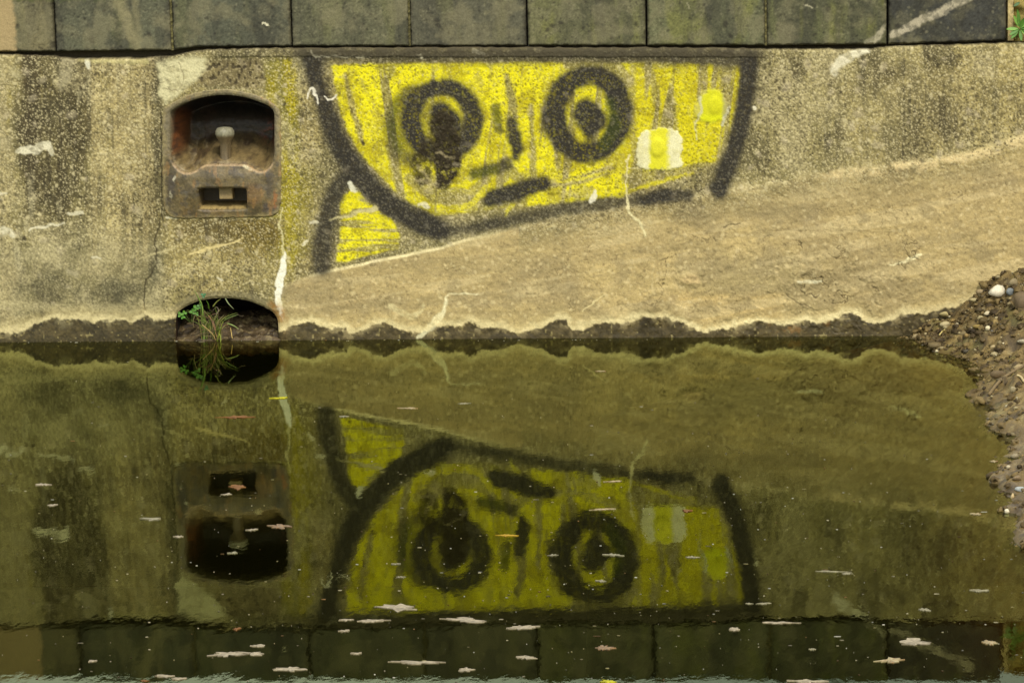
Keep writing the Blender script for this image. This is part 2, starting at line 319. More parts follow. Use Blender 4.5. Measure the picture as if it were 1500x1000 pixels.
    # round repair patches with a yellow knob
    p1 = sdf_poly(wu*.35+u*.65, wv*.35+v*.65, smooth_loop([(942, 194), (958, 190), (985, 189), (1000, 204), (997, 230), (999, 244), (968, 248), (937, 246), (933, 225), (936, 205)], 3))
    p2 = sdf_poly(wu*.35+u*.65, wv*.35+v*.65, smooth_loop([(1028, 140), (1045, 131), (1060, 142), (1067, 158), (1060, 172), (1045, 178), (1028, 175), (1017, 160)], 3))
    jg = (fbm(u, v, 5, 57, 3)-.5)*7; m1 = ss(1.8, -1.6, p1+jg); m2 = ss(4, -3, p2+jg)
    c = mix(c, A(232, 224, 172), m1*(.80+.2*ss(.35, .6, fbm(u, v, 9, 58, 4)))); c = mix(c, A(224, 216, 20), m1*ss(947, 955, u+jg)*ss(983, 975, u+jg)*.95)
    c = mix(c, A(196, 190, 112), m2*.5); c = mix(c, A(216, 212, 16), m2*ss(1024, 1032, wu)*ss(1062, 1054, wu)*.9)
    c = mix(c, A(222, 222, 20), m2*ss(1018, 1024, v*0+wu)*ss(165, 172, v)*.9)
    c = mix(c, A(210, 205, 160), ss(1.5, -1, dseg(wu, wv, [(1027, 142, 2), (1028, 165, 2), (1019, 178, 1), (1021, 203, 1)]))*.7)
    c = mix(c, A(206, 200, 160), ss(1.5, -1, dseg(wu, wv, [(1067, 158, 1.5), (1058, 182, 2)]))*.8)
    k1 = ss(13, 6, np.hypot((u-963), (v-216)*.72)); k2 = ss(12, 5, np.hypot((u-1047), (v-154)*.7))
    relief += m1*.003 + m2*.003 + k1*.006 + k2*.005
    rough = rough*(1-m1)*(1-m2*.9); lightg = lightg*(1-m1)*(1-m2); darkg = darkg*(1-m1)*(1-m2); peb = peb*(1-m1)*(1-m2)
    # ------ spray paint: near-black
    blk = np.zeros(u.shape)
    def spray(p, a=.9, soft=5.0):
        nonlocal blk
        d = dseg(u+(wu-u)*.4, v+(wv-v)*.4, p)-2.0; blk = 1-(1-blk)*(1-a*(.86*ss(soft*1.5, -soft*1.0, d+(fbm(u, v, 14, 54, 3)-.5)*5)+.14*ss(soft*3.5, 0, d)))
    spray([(457, 92, 9), (463, 120, 9), (473, 150, 10), (485, 185, 11), (500, 218, 12), (520, 248, 13), (545, 278, 13), (575, 303, 13), (605, 320, 13), (632, 333, 12), (645, 338, 8)], .92)
    spray([(620, 325, 14), (642, 335, 12)], .6, 8)
    spray([(640, 340, 4), (690, 334, 4), (735, 326, 5), (780, 316, 7), (830, 306, 7), (880, 300, 7), (930, 294, 5), (980, 288, 5)], .72, 5)
    spray([(690, 335, 2), (750, 324, 3)], .25, 9)
    spray([(945, 293, 4), (975, 286, 7), (1008, 286, 6)], .85, 4)
    spray([(450, 80, 5), (520, 81, 5), (700, 83, 6), (900, 82, 6), (1010, 84, 8), (1060, 86, 9), (1095, 90, 10)], .74, 7)
    spray([(445, 86, 6), (465, 92, 9)], .6, 8)
    spray([(1098, 88, 9), (1094, 130, 10), (1086, 180, 10), (1076, 218, 10), (1064, 250, 11), (1053, 276, 10)], .92, 5)
    spray([(514, 252, 8), (496, 272, 10), (483, 305, 10), (474, 340, 11), (471, 368, 12), (471, 390, 10)], .85, 6)
    spray([(1053, 282, 8), (1046, 274, 4)], .5, 5)
    for cx, cy, rx, ry, r, a, a0, a1 in ((648, 177, 46, 50, 10, .93, 0, 360), (861, 167, 49, 57, 13, .95, 0, 360), (616, 187, 46, 52, 6, .5, 110, 255), (617, 182, 36, 55, 7, .45, 120, 240)):
        pts = []
        tilt = .12 if cx > 800 else 0.0
        for k in range(25):
            th = math.radians(a0+(a1-a0)*k/24); x, y = rx*math.cos(th), -ry*math.sin(th)
            pts.append((cx+x*math.cos(tilt)-y*math.sin(tilt), cy+x*math.sin(tilt)+y*math.cos(tilt), r+(1.5*math.sin(th*2+1))))
        spray(pts, a, 4.5)
    spray([(612, 130, 4), (604, 150, 10), (604, 180, 11), (616, 212, 8)], .62, 7); spray([(630, 160, 4), (628, 180, 6), (634, 200, 4)], .4, 9)
    spray([(646, 164, 12), (656, 182, 19)], .95, 5); spray([(660, 200, 10), (655, 215, 8)], .7, 8)
    spray([(860, 166, 18), (866, 175, 19)], .93, 5); spray([(864, 190, 6), (862, 212, 2)], .8, 4)
    spray([(726, 157, 4), (731, 190, 4)], .75, 3); spray([(749, 180, 5), (754, 200, 8), (757, 218, 6), (756, 230, 2)], .92, 4)
    spray([(693, 256, 5), (720, 248, 5), (742, 241, 7)], .8, 4); spray([(720, 291, 9), (755, 281, 10), (795, 269, 8)], .94, 4)
    bgreen = ss(9, -4, dseg(u, v, [(690, 257, 6), (722, 249, 6)])) + ss(8, 0, dseg(u, v, [(726, 155, 5), (730, 175, 4)])) + ss(10, 0, dseg(u, v, [(578, 140, 4), (570, 175, 5), (585, 215, 4)])) + ss(10, 0, dseg(u, v, [(892, 150, 3), (900, 185, 6), (885, 212, 5)]))*.8
    bcol = np.ones(u.shape+(3,))*A(58, 53, 42); bcol = mix(bcol, A(66, 74, 14), np.clip(bgreen, 0, 1)*.8)
    bm = np.clip(blk*(1.08-.16*ss(.68, .9, g2)-.15*ss(.7, .95, g3)), 0, 1)
    c = mix(c, A(122, 126, 30), ss(8, 0, dseg(u, v, [(892, 150, 3), (902, 185, 6), (885, 212, 5)]))*.6)
    c = mix(c, bcol, bm)
    # mossy scar through the left eye
    wu2 = u+(fbm(u, v, 10, 46, 3)-.5)*9; wv2 = v+(fbm(u, v, 10, 47, 3)-.5)*9
    sc_ = np.maximum(ss(6, -4, dseg(wu2, wv2, [(628, 218, 15), (617, 242, 15), (620, 262, 11)]))*.8, ss(6, -4, dseg(wu2, wv2, [(650, 182, 19), (655, 205, 20), (656, 238, 19), (650, 264, 13)])))
    sc_ *= .62+.38*ss(.3, .5, fbm(u, v, 7, 84, 3)); c = mix(c, A(160, 142, 92), ss(4, -4, dseg(wu2, wv2, [(618, 262, 8), (640, 268, 12), (655, 266, 6)]))*.5); c = mix(c, A(52, 42, 19), np.clip(sc_*1.1, 0, 1)); ymask = ymask*(1-sc_); lightg = lightg*(1-.7*sc_)
    c = mix(c, A(112, 104, 34), sc_*ss(.68, .8, fbm(u, v, 6, 88, 2))*.6)
    c = mix(c, A(198, 180, 130), ss(2, -1, dseg(wu, wv, [(640, 222, 1), (655, 228, 1.5), (666, 231, 1)]))*.45 + ss(3, -1, dseg(wu, wv, [(608, 262, 1), (640, 272, 2), (612, 245, 1)]))*.4)
    relief += sc_*(fbm(u, v, 7, 84, 3)-.4)*.012
    # ------ aggregate grains show through everything
    c = mix(c, mix(mix(np.ones(u.shape+(3,))*A(226, 210, 156), A(244, 236, 40), ymask*.9), A(150, 142, 116), np.clip(blk, 0, 1)), lightg*(.60-.30*np.clip(blk, 0, 1))); c = mix(c, mix(np.ones(u.shape+(3,))*A(70, 60, 36), A(140, 126, 10), ymask), darkg*.78)
    c = mix(c, A(200, 184, 146), peb*.35*(1-np.clip(blk+ymask, 0, 1)*.6))
    relief += ((g1-.5)*.0012 + (g2-.5)*.0008)*rough + lightg*.0007 + (fbm(u, v, 30, 90, 4)-.5)*.004 - darkg*.0014 + peb*.0012 + (g3-.5)*.0006
    # ------ whitish marks, scratches, drips (x, y, radius ...)
    frw = ss(.3, .55, fbm(u, v, 7, 92, 3))
    def mark(p, col, a=.9, soft=1.6, fr=0.0):
        nonlocal c
        m = a*ss(soft, -soft*.6, dseg(wu, wv, p)); m = m*(1-fr+fr*frw); c = mix(c, A(*col), m)
    WH = (226, 216, 178)
    mark([(27, 222, 4), (42, 218, 6), (52, 222, 5), (60, 213, 5), (72, 214, 5), (77, 224, 3)], WH, .9, 2, .45)
    mark([(0, 210, 9), (12, 206, 6)], (178, 164, 120), .5, 6); mark([(-8, 342, 9), (12, 338, 6), (20, 345, 3)], WH, .8, 3, .7)
    mark([(43, 336, 1.5), (70, 331, 1.5), (93, 328, 1)], WH, .8); mark([(100, 313, 1.8), (121, 312, 2.2)], WH, .75); mark([(-5, 284, 1.2), (8, 284, 1.2)], WH, .7)
    mark([(135, 377, 1), (147, 379, 1.2)], WH, .7); mark([(100, 398, 3), (112, 400, 3)], (180, 168, 128), .6, 3)
    mark([(205, 380, .8), (235, 369, 1.4), (262, 361, .8)], (212, 196, 140), .7, 1.5, .5); mark([(275, 374, .6), (290, 368, 2.4), (310, 362, 2), (335, 356, 1.2), (356, 350, .6)], (230, 208, 140), .9, 1.6, .35)
    mark([(245, 317, 1.5), (262, 320, 1.2)], WH, .7); mark([(320, 407, 1.2), (324, 410, 1)], WH, .8)
    mark([(417, 371, .5), (416, 384, 4.5), (412, 402, 6), (409, 420, 5.5), (407, 438, 4), (411, 456, 2.5), (415, 470, 1)], (240, 234, 206), .97, 1.2)
    mark([(408, 440, 3), (417, 465, 3), (416, 480, 2)], (222, 205, 150), .6, 3, .5)
    mark([(415, 306, .6), (408, 328, 1), (413, 345, .7), (415, 372, .8)], (222, 210, 150), .75, 1)
    mark([(443, 360, .8), (449, 352, 1.8), (445, 358, 1.5)], WH, .8); mark([(455, 327, 1.5), (463, 325, 2)], WH, .7)
    mark([(449, 143, 1), (453, 133, 1.3), (458, 130, 1.2), (462, 140, 1.3), (468, 152, 1)], (236, 226, 196), .9, 1); mark([(475, 142, 1), (482, 147, 1.4), (493, 141, 1)], (236, 226, 196), .9, 1)
    mark([(513, 268, 3), (518, 277, 4), (521, 281, 2)], (226, 220, 186), .85, 2); mark([(470, 358-260+0, 1), (530, 98-8, 1)], (170, 158, 120), .3, 1)
    mark([(484, 322, 1), (515, 314, 2), (550, 306, 2.6)], (214, 200, 140), .7, 2, .3); mark([(612, 300, 1.5), (624, 301, 3.5), (628, 303, 2)], WH, .8, 2)
    mark([(872, 280, 2), (869, 290, 4.5), (866, 296, 2)], (236, 228, 196), .85, 2); mark([(1105, 160, 2.5), (1105, 161, 2.5)], WH, .9, 1.2)
    mark([(1221, 105, 5), (1232, 90, 7), (1248, 80, 6), (1272, 74, 3)], WH, .9, 3, .55)
    mark([(455, 76, 1), (465, 82, 1), (505, 83, .6), (540, 83, .5)], WH, .6, 1); mark([(612, 78, 3), (618, 84, 2)], WH, .7, 1.5, .6); mark([(694, 74, 2), (708, 80, 1)], WH, .6, 1, .5)
    mark([(925, 228, .8), (917, 238, .8), (918, 252, .6), (918, 290, 1), (920, 305, 2.2), (928, 318, 1.6), (940, 330, 2.2), (946, 345, 1)], (232, 218, 160), .8, 1.2)
    mark([(918, 246, .5), (935, 247, .6)], (222, 210, 150), .6, 1); mark([(957, 380, .6), (956, 430, 1.2)], (214, 192, 134), .5, 1.5)
    mark([(905, 409-0, .4), (884, 433, .9), (878, 438, .4)], (232, 212, 150), .0, 1)
    mark([(884, 430, .6), (870, 445, 1.0), (853, 455, .5)], (232, 212, 150), .85, .8); mark([(1303, 387, .6), (1325, 382, 1.4), (1348, 374, 1.6)], (240, 226, 170), .9, 1.4)
    mark([(1170, 413, 1.5), (1195, 412, 2), (1205, 411, 1)], (236, 226, 180), .8, 1.5, .4); mark([(1120, 292, 1), (1190, 296, 1.5), (1270, 290, 1)], (214, 190, 130), .5, 4, .4)
    mark([(572, 448, 3), (590, 458, 4), (603, 465, 4), (618, 452, 3), (621, 446, 1)], (222, 206, 148), .7, 2.5, .6)
    mark([(612, 492, 2.2), (625, 483, 4), (638, 470, 5), (644, 463, 4), (652, 448, 1.2), (655, 435, 1.2), (660, 430, .8), (700, 431, .8)], (240, 228, 176), .85, 2, .3)
    mark([(100, 92, 8), (95, 115, 7), (90, 130, 3)], (176, 164, 124), .6, 4, .5); mark([(128, 88, 4), (130, 98, 2)], (228, 222, 190), .8, 2); mark([(20, 104, 5), (28, 112, 4)], (190, 178, 130), .6, 4, .5)
    mark([(118, 88, 2), (170, 90, 3), (215, 90, 3)], (196, 184, 120), .6, 3, .5)
    # pale rough patch above the recess
    pw = sdf_poly(wu, wv, [(228, 92), (262, 84), (300, 84), (308, 96), (290, 118), (272, 130), (262, 142), (240, 152), (232, 140), (234, 118)])
    c = mix(c, A(212, 202, 152), ss(4, -5, pw)*(.55+.4*frw)); c = mix(c, A(124, 110, 76), ss(1.2, .2, np.abs(dseg(wu, wv, [(262, 92, 0), (270, 115, 0), (262, 135, 0), (240, 130, 0)])))*ss(4, -4, pw)*.6)
    pd = sdf_poly(wu, wv, [(305, 90), (380, 86), (388, 120), (372, 132), (330, 126), (300, 126), (290, 118)])
    c = mix(c, A(130, 112, 74), ss(5, -5, pd)*.45); c = mix(c, A(58, 48, 32), ss(5, -5, pd)*ss(.36, .24, g2)*.7); relief -= ss(5, -5, pd)*ss(.4, .2, g2)*.003
    # band right under the coping, chamfered
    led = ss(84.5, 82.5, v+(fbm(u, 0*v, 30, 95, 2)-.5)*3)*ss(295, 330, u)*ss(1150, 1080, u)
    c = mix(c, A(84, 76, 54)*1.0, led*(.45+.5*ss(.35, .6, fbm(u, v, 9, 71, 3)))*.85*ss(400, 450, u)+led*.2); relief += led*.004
    # mortar seam beside the casting
    seam = ss(1.3, .4, np.abs(u-236+(vn(u*0, v, 9, 9, 97)-.5)*2.5-.012*(v-200)))*ss(86, 92, v)*ss(330, 316, v)*ss(150, 175, v); c = mix(c, A(50, 44, 28), seam*.75); relief -= seam*.003
    # cracks
    def crack(p, a=.8, wdt=.7):
        nonlocal c, relief
        d = dseg(u+(wu-u)*.9, v+(wv-v)*.9, [(x, y, 0) for x, y in p]); m = ss(wdt+.9, wdt*.4, d); c = mix(c, A(62, 52, 30), m*a); relief = relief-m*.003*a
    crack([(234, 322), (233, 335), (226, 350), (229, 365), (229, 390), (222, 402), (213, 410), (211, 425), (212, 455)], .8); crack([(45, 343), (120, 344)], .3, .4)
    crack([(1110, 338), (1180, 338), (1262, 338), (1330, 342)], .18, .4); crack([(1150, 430), (1163, 440), (1180, 447), (1195, 455)], .5)
    rg = ss(.012, .002, np.abs(fbm(u, v, 48, 66, 5)-.5))*ss(.5, .62, fbm(u, v, 60, 67, 3))*silt*ss(900, 1000, u)*ss(320, 370, v); c = mix(c, A(84, 70, 42), rg*.75); relief -= rg*.003
    rg = ss(.010, .002, np.abs(fbm(u, v, 26, 68, 4)-.5))*ss(.54, .64, fbm(u, v, 40, 69, 3))*silt; c = mix(c, A(112, 94, 58), rg*.5); relief -= rg*.0015
    crack([(1090, 455), (1115, 470), (1160, 462)], .0); crack([(1060, 333), (1084, 327)], .5)
    crack([(1278, 418), (1288, 425)], .5); crack([(510, 96), (560, 100), (570, 104)], .5, .5); crack([(963, 384), (990, 372)], .3, .4)
    for x, y, r in ((208, 462, 6), (35, 350, 4), (533, 210, 4), (416, 152, 3), (1233, 137, 3), (138, 110, 2), (1062, 268, 2)): c = mix(c, A(56, 46, 24), ss(1.3, .5, np.hypot(wu-x, wv-y)/r)*.8)
    # lumps and flakes in the washed band
    for x, y, rx, ry, h in ((1012, 412, 18, 11, .010), (1195, 398, 28, 9, .004), (1320, 402, 10, 8, .007), (1268, 440, 10, 8, .006), (1190, 445, 40, 12, .004), (955, 462, 24, 16, .005), (1245, 472, 16, 14, .006), (1180, 415, 14, 6, .004)):
        q = np.hypot((wu-x)/rx, (wv-y)/ry); relief += h*ss(1.25, .3, q+(fbm(u, v, 9, 98, 4)-.5)*1.3)*(.2+fbm(u, v, 6, 99, 4)*1.2)
    c = mix(c, A(214, 184, 126), ss(1.1, .6, np.hypot((wu-1012)/16, (wv-410)/8))*.5)
    fl = ss(.54, .60, fbm(u, v, 22, 101, 5))*ss(940, 1080, u)*ss(1420, 1300, u)*ss(330, 400, v)*silt; relief += fl*.003
    fl2 = ss(.52, .58, fbm(u, v, 40, 105, 6))*silt; relief += fl2*.0016
    # grey rim of the lower opening and rust beside it
    rim = ss(14, 11, sdf_poly(u, v, LOWER[:60])+0*u) if False else ss(13, 9, np.abs(sdf_poly(u, v, LOWER)))*ss(470, 440, v)
    c = mix(c, A(128, 118, 84), rim*.6)
    rust = ss(10, 0, dseg(wu, wv, [(400, 448, 2), (411, 462, 5), (414, 485, 4), (412, 510, 4)])); c = mix(c, A(160, 108, 38), rust*.7*(.4+.6*frw))
    rust = ss(4, 0, dseg(wu, wv, [(256, 470, 1), (256, 500, 2)])); c = mix(c, A(120, 76, 30), rust*.5)
    c = mix(c, A(104, 90, 54), ss(12, -8, dseg(wu+(fbm(u, v, 12, 73, 4)-.5)*18, wv+(fbm(u, v, 12, 75, 4)-.5)*18, [(935, 465, 8), (955, 458, 14), (985, 468, 8)]))*(.35+.5*ss(.4, .6, fbm(u, v, 10, 76, 4))))
    # ------ damp band above the water with salt bloom over it
    wx = [-900, -300, 0, 15, 30, 50, 75, 110, 150, 190, 200, 212, 225, 250, 300, 412, 420, 430, 460, 466, 490, 515, 530, 545, 555, 570, 605, 620, 640, 665, 685, 700, 728, 757, 770, 795, 815, 830, 838, 870, 890, 915, 930, 950, 975,
          985, 1000, 1010, 1030, 1050, 1080, 1110, 1150, 1190, 1222, 1235, 1245, 1258, 1270, 1290, 1310, 1330, 1360, 1400, 1440, 1500, 2400]
    wy = [478, 472, 484, 487, 486, 474, 467, 466, 468, 472, 466, 461, 468, 467, 466, 480, 479, 471, 470, 475, 478, 486, 482, 472, 470, 475, 484, 487, 479, 474, 470, 474, 478, 486, 480, 474, 467, 470, 479, 475, 471, 470, 467, 463, 463,
          468, 470, 481, 482, 478, 476, 472, 472, 470, 467, 459, 456, 459, 468, 474, 465, 459, 453, 445, 432, 398, 300]
    wl = v + (fbm(u, v, 22, 110, 6)-.5)*19 + (fbm(u, v, 4, 59, 2)-.5)*4 - np.interp(u, wx, wy)-1.5; wet = ss(-1.6, 2.2, wl)*(1-.35*ss(14, 2, wl)*ss(.5, .62, fbm(u, v, 12, 56, 4)))
    bl_amt = np.interp(u, [0, 60, 200, 420, 540, 800, 985, 1030, 1200, 1300, 1400], [.6, .75, .65, .85, .75, .65, .85, 1, 1, .8, .45])*(.6+.4*frw)
    c = mix(c, A(246, 230, 172), ss(-13, -3, wl)*(1-wet)*bl_amt); c = mix(c, A(206, 184, 122), ss(-26, -6, wl)*(1-wet)*.35)
    wc = np.ones(u.shape+(3,))*A(106, 91, 54); wc = mix(wc, A(84, 72, 42), ss(.4, .65, fbm(u, v, 18, 113, 4))); wc = mix(wc, A(78, 66, 30), ss(ylev(u)-9, ylev(u)+2, v)*.7)
    wc = wc*.72*(1+(g1-.5)*.7)[..., None]; wc = mix(wc, A(44, 37, 20), ss(.5, .64, fbm(u, v, 12, 83, 4))*.55); wc = mix(wc, A(140, 96, 38), ss(.62, .74, fbm(u, v, 22, 117, 3))*ss(1100, 1150, u)*ss(1260, 1220, u)*.6)
    c = mix(c, wc, wet*.93); c = mix(c, A(190, 172, 110), wet*ss(.84, .93, g2)*.45)
    c = mix(c, A(236, 226, 176), wet*ss(3, 0, dseg(wu, wv, [(612, 494, 1.5), (630, 480, 3), (642, 466, 4)]))*.7)
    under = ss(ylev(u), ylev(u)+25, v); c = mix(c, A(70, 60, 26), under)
    c = np.clip(c, .004, .9); lum = c.mean(-1, keepdims=True); c = c*(lum/.27)**.11; g_ = c.mean(-1, keepdims=True); sat_ = (1-.01*(1-np.clip(ymask, 0, 1)))[..., None]; c = g_+(c-g_)*sat_
    return np.clip(c, .004, .9), relief, wet*.6

# ------------------------------------------------------------------ the quay wall
wall = empty('quay_wall', (0, 0, 0))
tag(wall, 'old weathered concrete quay wall with a sprayed yellow graffiti face and dark coping stones', 'wall')
US = np.concatenate([np.linspace(-620, -30, 80, endpoint=False), np.arange(-30, 1531, 1.12), np.linspace(1536, 2300, 90)])
VS = np.concatenate([np.arange(58, 506, 1.12), np.arange(508, 570, 3), np.linspace(580, 900, 8)])
U, Vv = np.meshgrid(US, VS, indexing='ij')
loc_ = (U > 225) & (U < 425) & (Vv > 110) & (Vv < 600)
sl = np.full(U.shape, 99.0); scast = np.full(U.shape, 99.0)
sl[loc_] = sdf_poly(U[loc_], Vv[loc_], LOWER); scast[loc_] = sdf_poly(U[loc_], Vv[loc_], CAST)
near = np.abs(sl) < .75; e = .3
uu, vv = U[near], Vv[near]
gu = (sdf_poly(uu+e, vv, LOWER)-sdf_poly(uu-e, vv, LOWER))/(2*e); gv = (sdf_poly(uu, vv+e, LOWER)-sdf_poly(uu, vv-e, LOWER))/(2*e)
U[near] -= sl[near]*gu; Vv[near] -= sl[near]*gv; sl[near] = 0
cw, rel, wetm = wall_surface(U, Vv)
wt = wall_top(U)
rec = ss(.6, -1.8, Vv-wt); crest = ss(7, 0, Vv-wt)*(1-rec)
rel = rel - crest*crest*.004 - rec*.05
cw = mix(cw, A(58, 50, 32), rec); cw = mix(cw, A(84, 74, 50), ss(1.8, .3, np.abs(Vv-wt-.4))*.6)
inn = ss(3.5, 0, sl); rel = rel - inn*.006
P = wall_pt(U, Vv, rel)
# close the block: fold the four borders back into the bank
def fold(Pg, Cg, Wg, depth):
    B = np.array([0, depth, 0])
    Pg = np.concatenate([Pg[:1]+B, Pg, Pg[-1:]+B], 0); Cg = np.concatenate([Cg[:1], Cg, Cg[-1:]], 0); Wg = np.concatenate([Wg[:1], Wg, Wg[-1:]], 0)
    Pg = np.concatenate([Pg[:, :1]+B, Pg, Pg[:, -1:]+B], 1); Cg = np.concatenate([Cg[:, :1], Cg, Cg[:, -1:]], 1); Wg = np.concatenate([Wg[:, :1], Wg, Wg[:, -1:]], 1)
    return Pg, Cg, Wg
slc = (sl[:-1, :-1]+sl[1:, :-1]+sl[:-1, 1:]+sl[1:, 1:])/4; scc = np.maximum(np.maximum(scast[:-1, :-1], scast[1:, 1:]), np.maximum(scast[1:, :-1], scast[:-1, 1:]))
keep = (slc > 0) & (scc > -4)
P2, C2, W2 = fold(P, cw, wetm, .7)
kk = np.ones((P2.shape[0]-1, P2.shape[1]-1), bool); kk[1:-1, 1:-1] = keep
Q = grid_faces(P2.shape[0], P2.shape[1], kk)
V3, Q3, C3, W3 = compact(P2.reshape(-1, 3), Q, C2.reshape(-1, 3), W2.reshape(-1))
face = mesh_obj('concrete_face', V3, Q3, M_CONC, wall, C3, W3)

# coping stones
def ztop():     # height at which the mirrored top edge is seen at v = 994
    lo, hi = 1.0, 2.0
    x = wall_pt(np.array(700.), np.array(70.))[0]
    for _ in range(40):
        mz = (lo+hi)/2; p = np.array([x, LEAN*mz, -mz])-CAM; vv_ = 500 - F*(p@UX)/(p@FX)
        if vv_ > 997: hi = mz
        else: lo = mz
    return lo
ZT = ztop()
def v_of(x, z):
    p = np.stack([x, LEAN*z, z], -1)-CAM; return 500 - F*(p@UX)/(p@FX)
STONE_TONE = [(118, 108, 76), (104, 98, 68), (96, 90, 66), (104, 96, 66), (86, 85, 64), (80, 80, 62), (88, 86, 62), (84, 81, 62), (96, 94, 60), (92, 92, 62), (86, 86, 54), (68, 67, 58)]
for i in range(len(STONE_X)-1):
    a, b = STONE_X[i]+1.4, STONE_X[i+1]-1.4
    x0 = wall_pt(np.array(float(a)), np.array(66.))[0]; x1 = wall_pt(np.array(float(b)), np.array(66.))[0]
    n1, n2 = (130, 74) if b > 0 else (40, 24)
    su = np.linspace(0, 1, n1)[:, None]*np.ones((1, n2)); sv = np.ones((n1, 1))*np.linspace(0, 1, n2)[None, :]
    X = x0+(x1-x0)*su
    uu = a+(b-a)*su; z0 = wall_pt(uu, stone_base(uu)-.2)[..., 2]; Z = z0+(ZT-z0)*sv
    vvv = v_of(X, Z)
    ex = np.minimum(su, 1-su)*(x1-x0); ez = np.minimum(sv, 1-sv)*(ZT-1.14); edge = np.minimum(ex, ez)
    wob = (fbm(uu, vvv, 7, 130+i, 3)-.5)
    chip = ss(.005, 0, edge+wob*.008)
    d = -.004 - chip*.010 + (fbm(uu, vvv, 40, 134, 4)-.5)*.004 + (vn(uu, vvv, 2.4, 2.4, 137)-.5)*.0012 + ((i*37) % 7-3)*.0009
    base = A(*STONE_TONE[i])*1.0; c = np.ones(uu.shape+(3,))*base
    s1 = fbm(uu, vvv, 26, 138, 4, 5.0); g = vn(uu, vvv, 2.6, 2.6, 141); g2 = vn(uu, vvv, 3.8, 3.8, 142)
    c = mix(c, A(60, 58, 46), ss(.5, .68, s1)*.55); c = mix(c, A(112, 110, 52), ss(.52, .68, fbm(uu, vvv, 30, 143, 4, 4.0))*(.5 if 8 <= i <= 10 else .18))
    c = mix(c, A(70, 68, 52), ss(.5, .7, fbm(uu, vvv, 60, 147, 4))*.5); c = mix(c, A(48, 44, 32), ss(.02, .0, edge+wob*.012)*.55)
    c = mix(c, A(46, 44, 36), ss(.5, .66, fbm(uu, vvv, 12, 151, 4, 5.0))*.35); c = mix(c, A(112, 106, 78), ss(.5, .72, fbm(uu, vvv, 22, 155, 5))*.4); c = c*(1.25 if i < 11 else .95)*(1+(g-.5)*.4)[..., None]*(1+(vn(uu, vvv, 1.8, 1.8, 149)-.5)*.4)[..., None]; c = mix(c, A(44, 40, 30), np.maximum(cells(uu+i*50, vvv, 5, 11, .2)*.8, cells(uu+i*31, vvv, 12, 12, .07))*.7); c = mix(c, A(166, 158, 120), cells(uu+i*77, vvv, 5, 13, .10)*.25)
    c = mix(c, A(134, 126, 92), ss(.54, .7, fbm(uu, vvv, 34, 161+i, 5))*.45); c = mix(c, A(66, 76, 20), ss(.86, .98, sv+wob*.25)*.6)                # green growth along the upper edge
    wu = uu+(fbm(uu, vvv, 6, 150, 3)-.5)*7; wv = vvv+(fbm(uu, vvv, 6, 154, 3)-.5)*7; fr = ss(.35, .6, fbm(uu, vvv, 6, 158, 3))
    def mk(p, col, a_=.8, soft=2., f_=.5):
        global c
        c = mix(c, A(*col), a_*ss(soft, -soft*.5, dseg(wu, wv, p))*(1-f_+f_*fr))
    if i == 3: c = mix(c, A(178, 154, 106), ss(26, 20, wu)*.85)
    if i == 4: mk([(170, -20, 7), (185, 25, 7), (200, 72, 4)], (150, 140, 100), .7, 6, .3); mk([(198, -20, 4), (205, 60, 3)], (150, 140, 100), .5, 5, .3)
    if i == 5: mk([(387, 34, 1.5), (393, 38, 1.5)], (230, 220, 180), .9, 1, 0)
    if i == 9: mk([(1008, 5, 1), (1010, 12, 1)], (200, 190, 150), .5, 1, 0)
    if i == 10: mk([(1179, 8, 1.5), (1190, 12, 1.2)], (180, 172, 136), .9, 1.2, .2); mk([(1272, 66, 5), (1285, 55, 5), (1296, 38, 2)], (176, 166, 132), .9, 3, .5)
    if i == 11: mk([(1306, 52, 3), (1325, 44, 4.5), (1340, 36, 5), (1355, 26, 5), (1378, 18, 5), (1400, 4, 6), (1425, -10, 6)], (186, 174, 142), .9, 3, .55)
    Pg = np.stack([X, LEAN*Z-d, Z], -1)
    Pg, c2, _ = fold(Pg, c, d, .42)
    o = mesh_obj('coping_stone', Pg.reshape(-1, 3), grid_faces(Pg.shape[0], Pg.shape[1]), M_STONE, wall, np.clip(c2, .004, .9).reshape(-1, 3))
    if i == 11: o['label'] = 'darkest coping stone with a pale diagonal smear'
    if i == 3: o['label'] = 'coping stone with a beige left end'
# crumbling mortar in the vertical joints
jv, jf, jc = [], [], []
for i, x in enumerate(STONE_X[1:-1]):
    nz = 40
    p0 = wall_pt(np.array(x-1.6), np.array(66.)); p1 = wall_pt(np.array(x+1.6), np.array(66.))
    zb = wall_pt(np.array(float(x)), np.array(float(stone_base(x))))[2]
    light = i in (4, 6, 9)
    for k in range(nz+1):
        z = zb+(ZT-.005-zb)*k/nz; rec_ = -.006-random.random()*.006 if light else -.03-random.random()*.012
        o_ = len(jv)
        for xx in (p0[0], p1[0]): jv.append((xx, LEAN*z-rec_, z)); jc.append(A(112, 104, 60)*random.uniform(.25, 1.1) if light else A(30, 26, 18))
        if k: jf.append((o_-2, o_-1, o_+1, o_))
mesh_obj('mortar_joint', jv, jf, M_STONE, wall, np.array(jc))
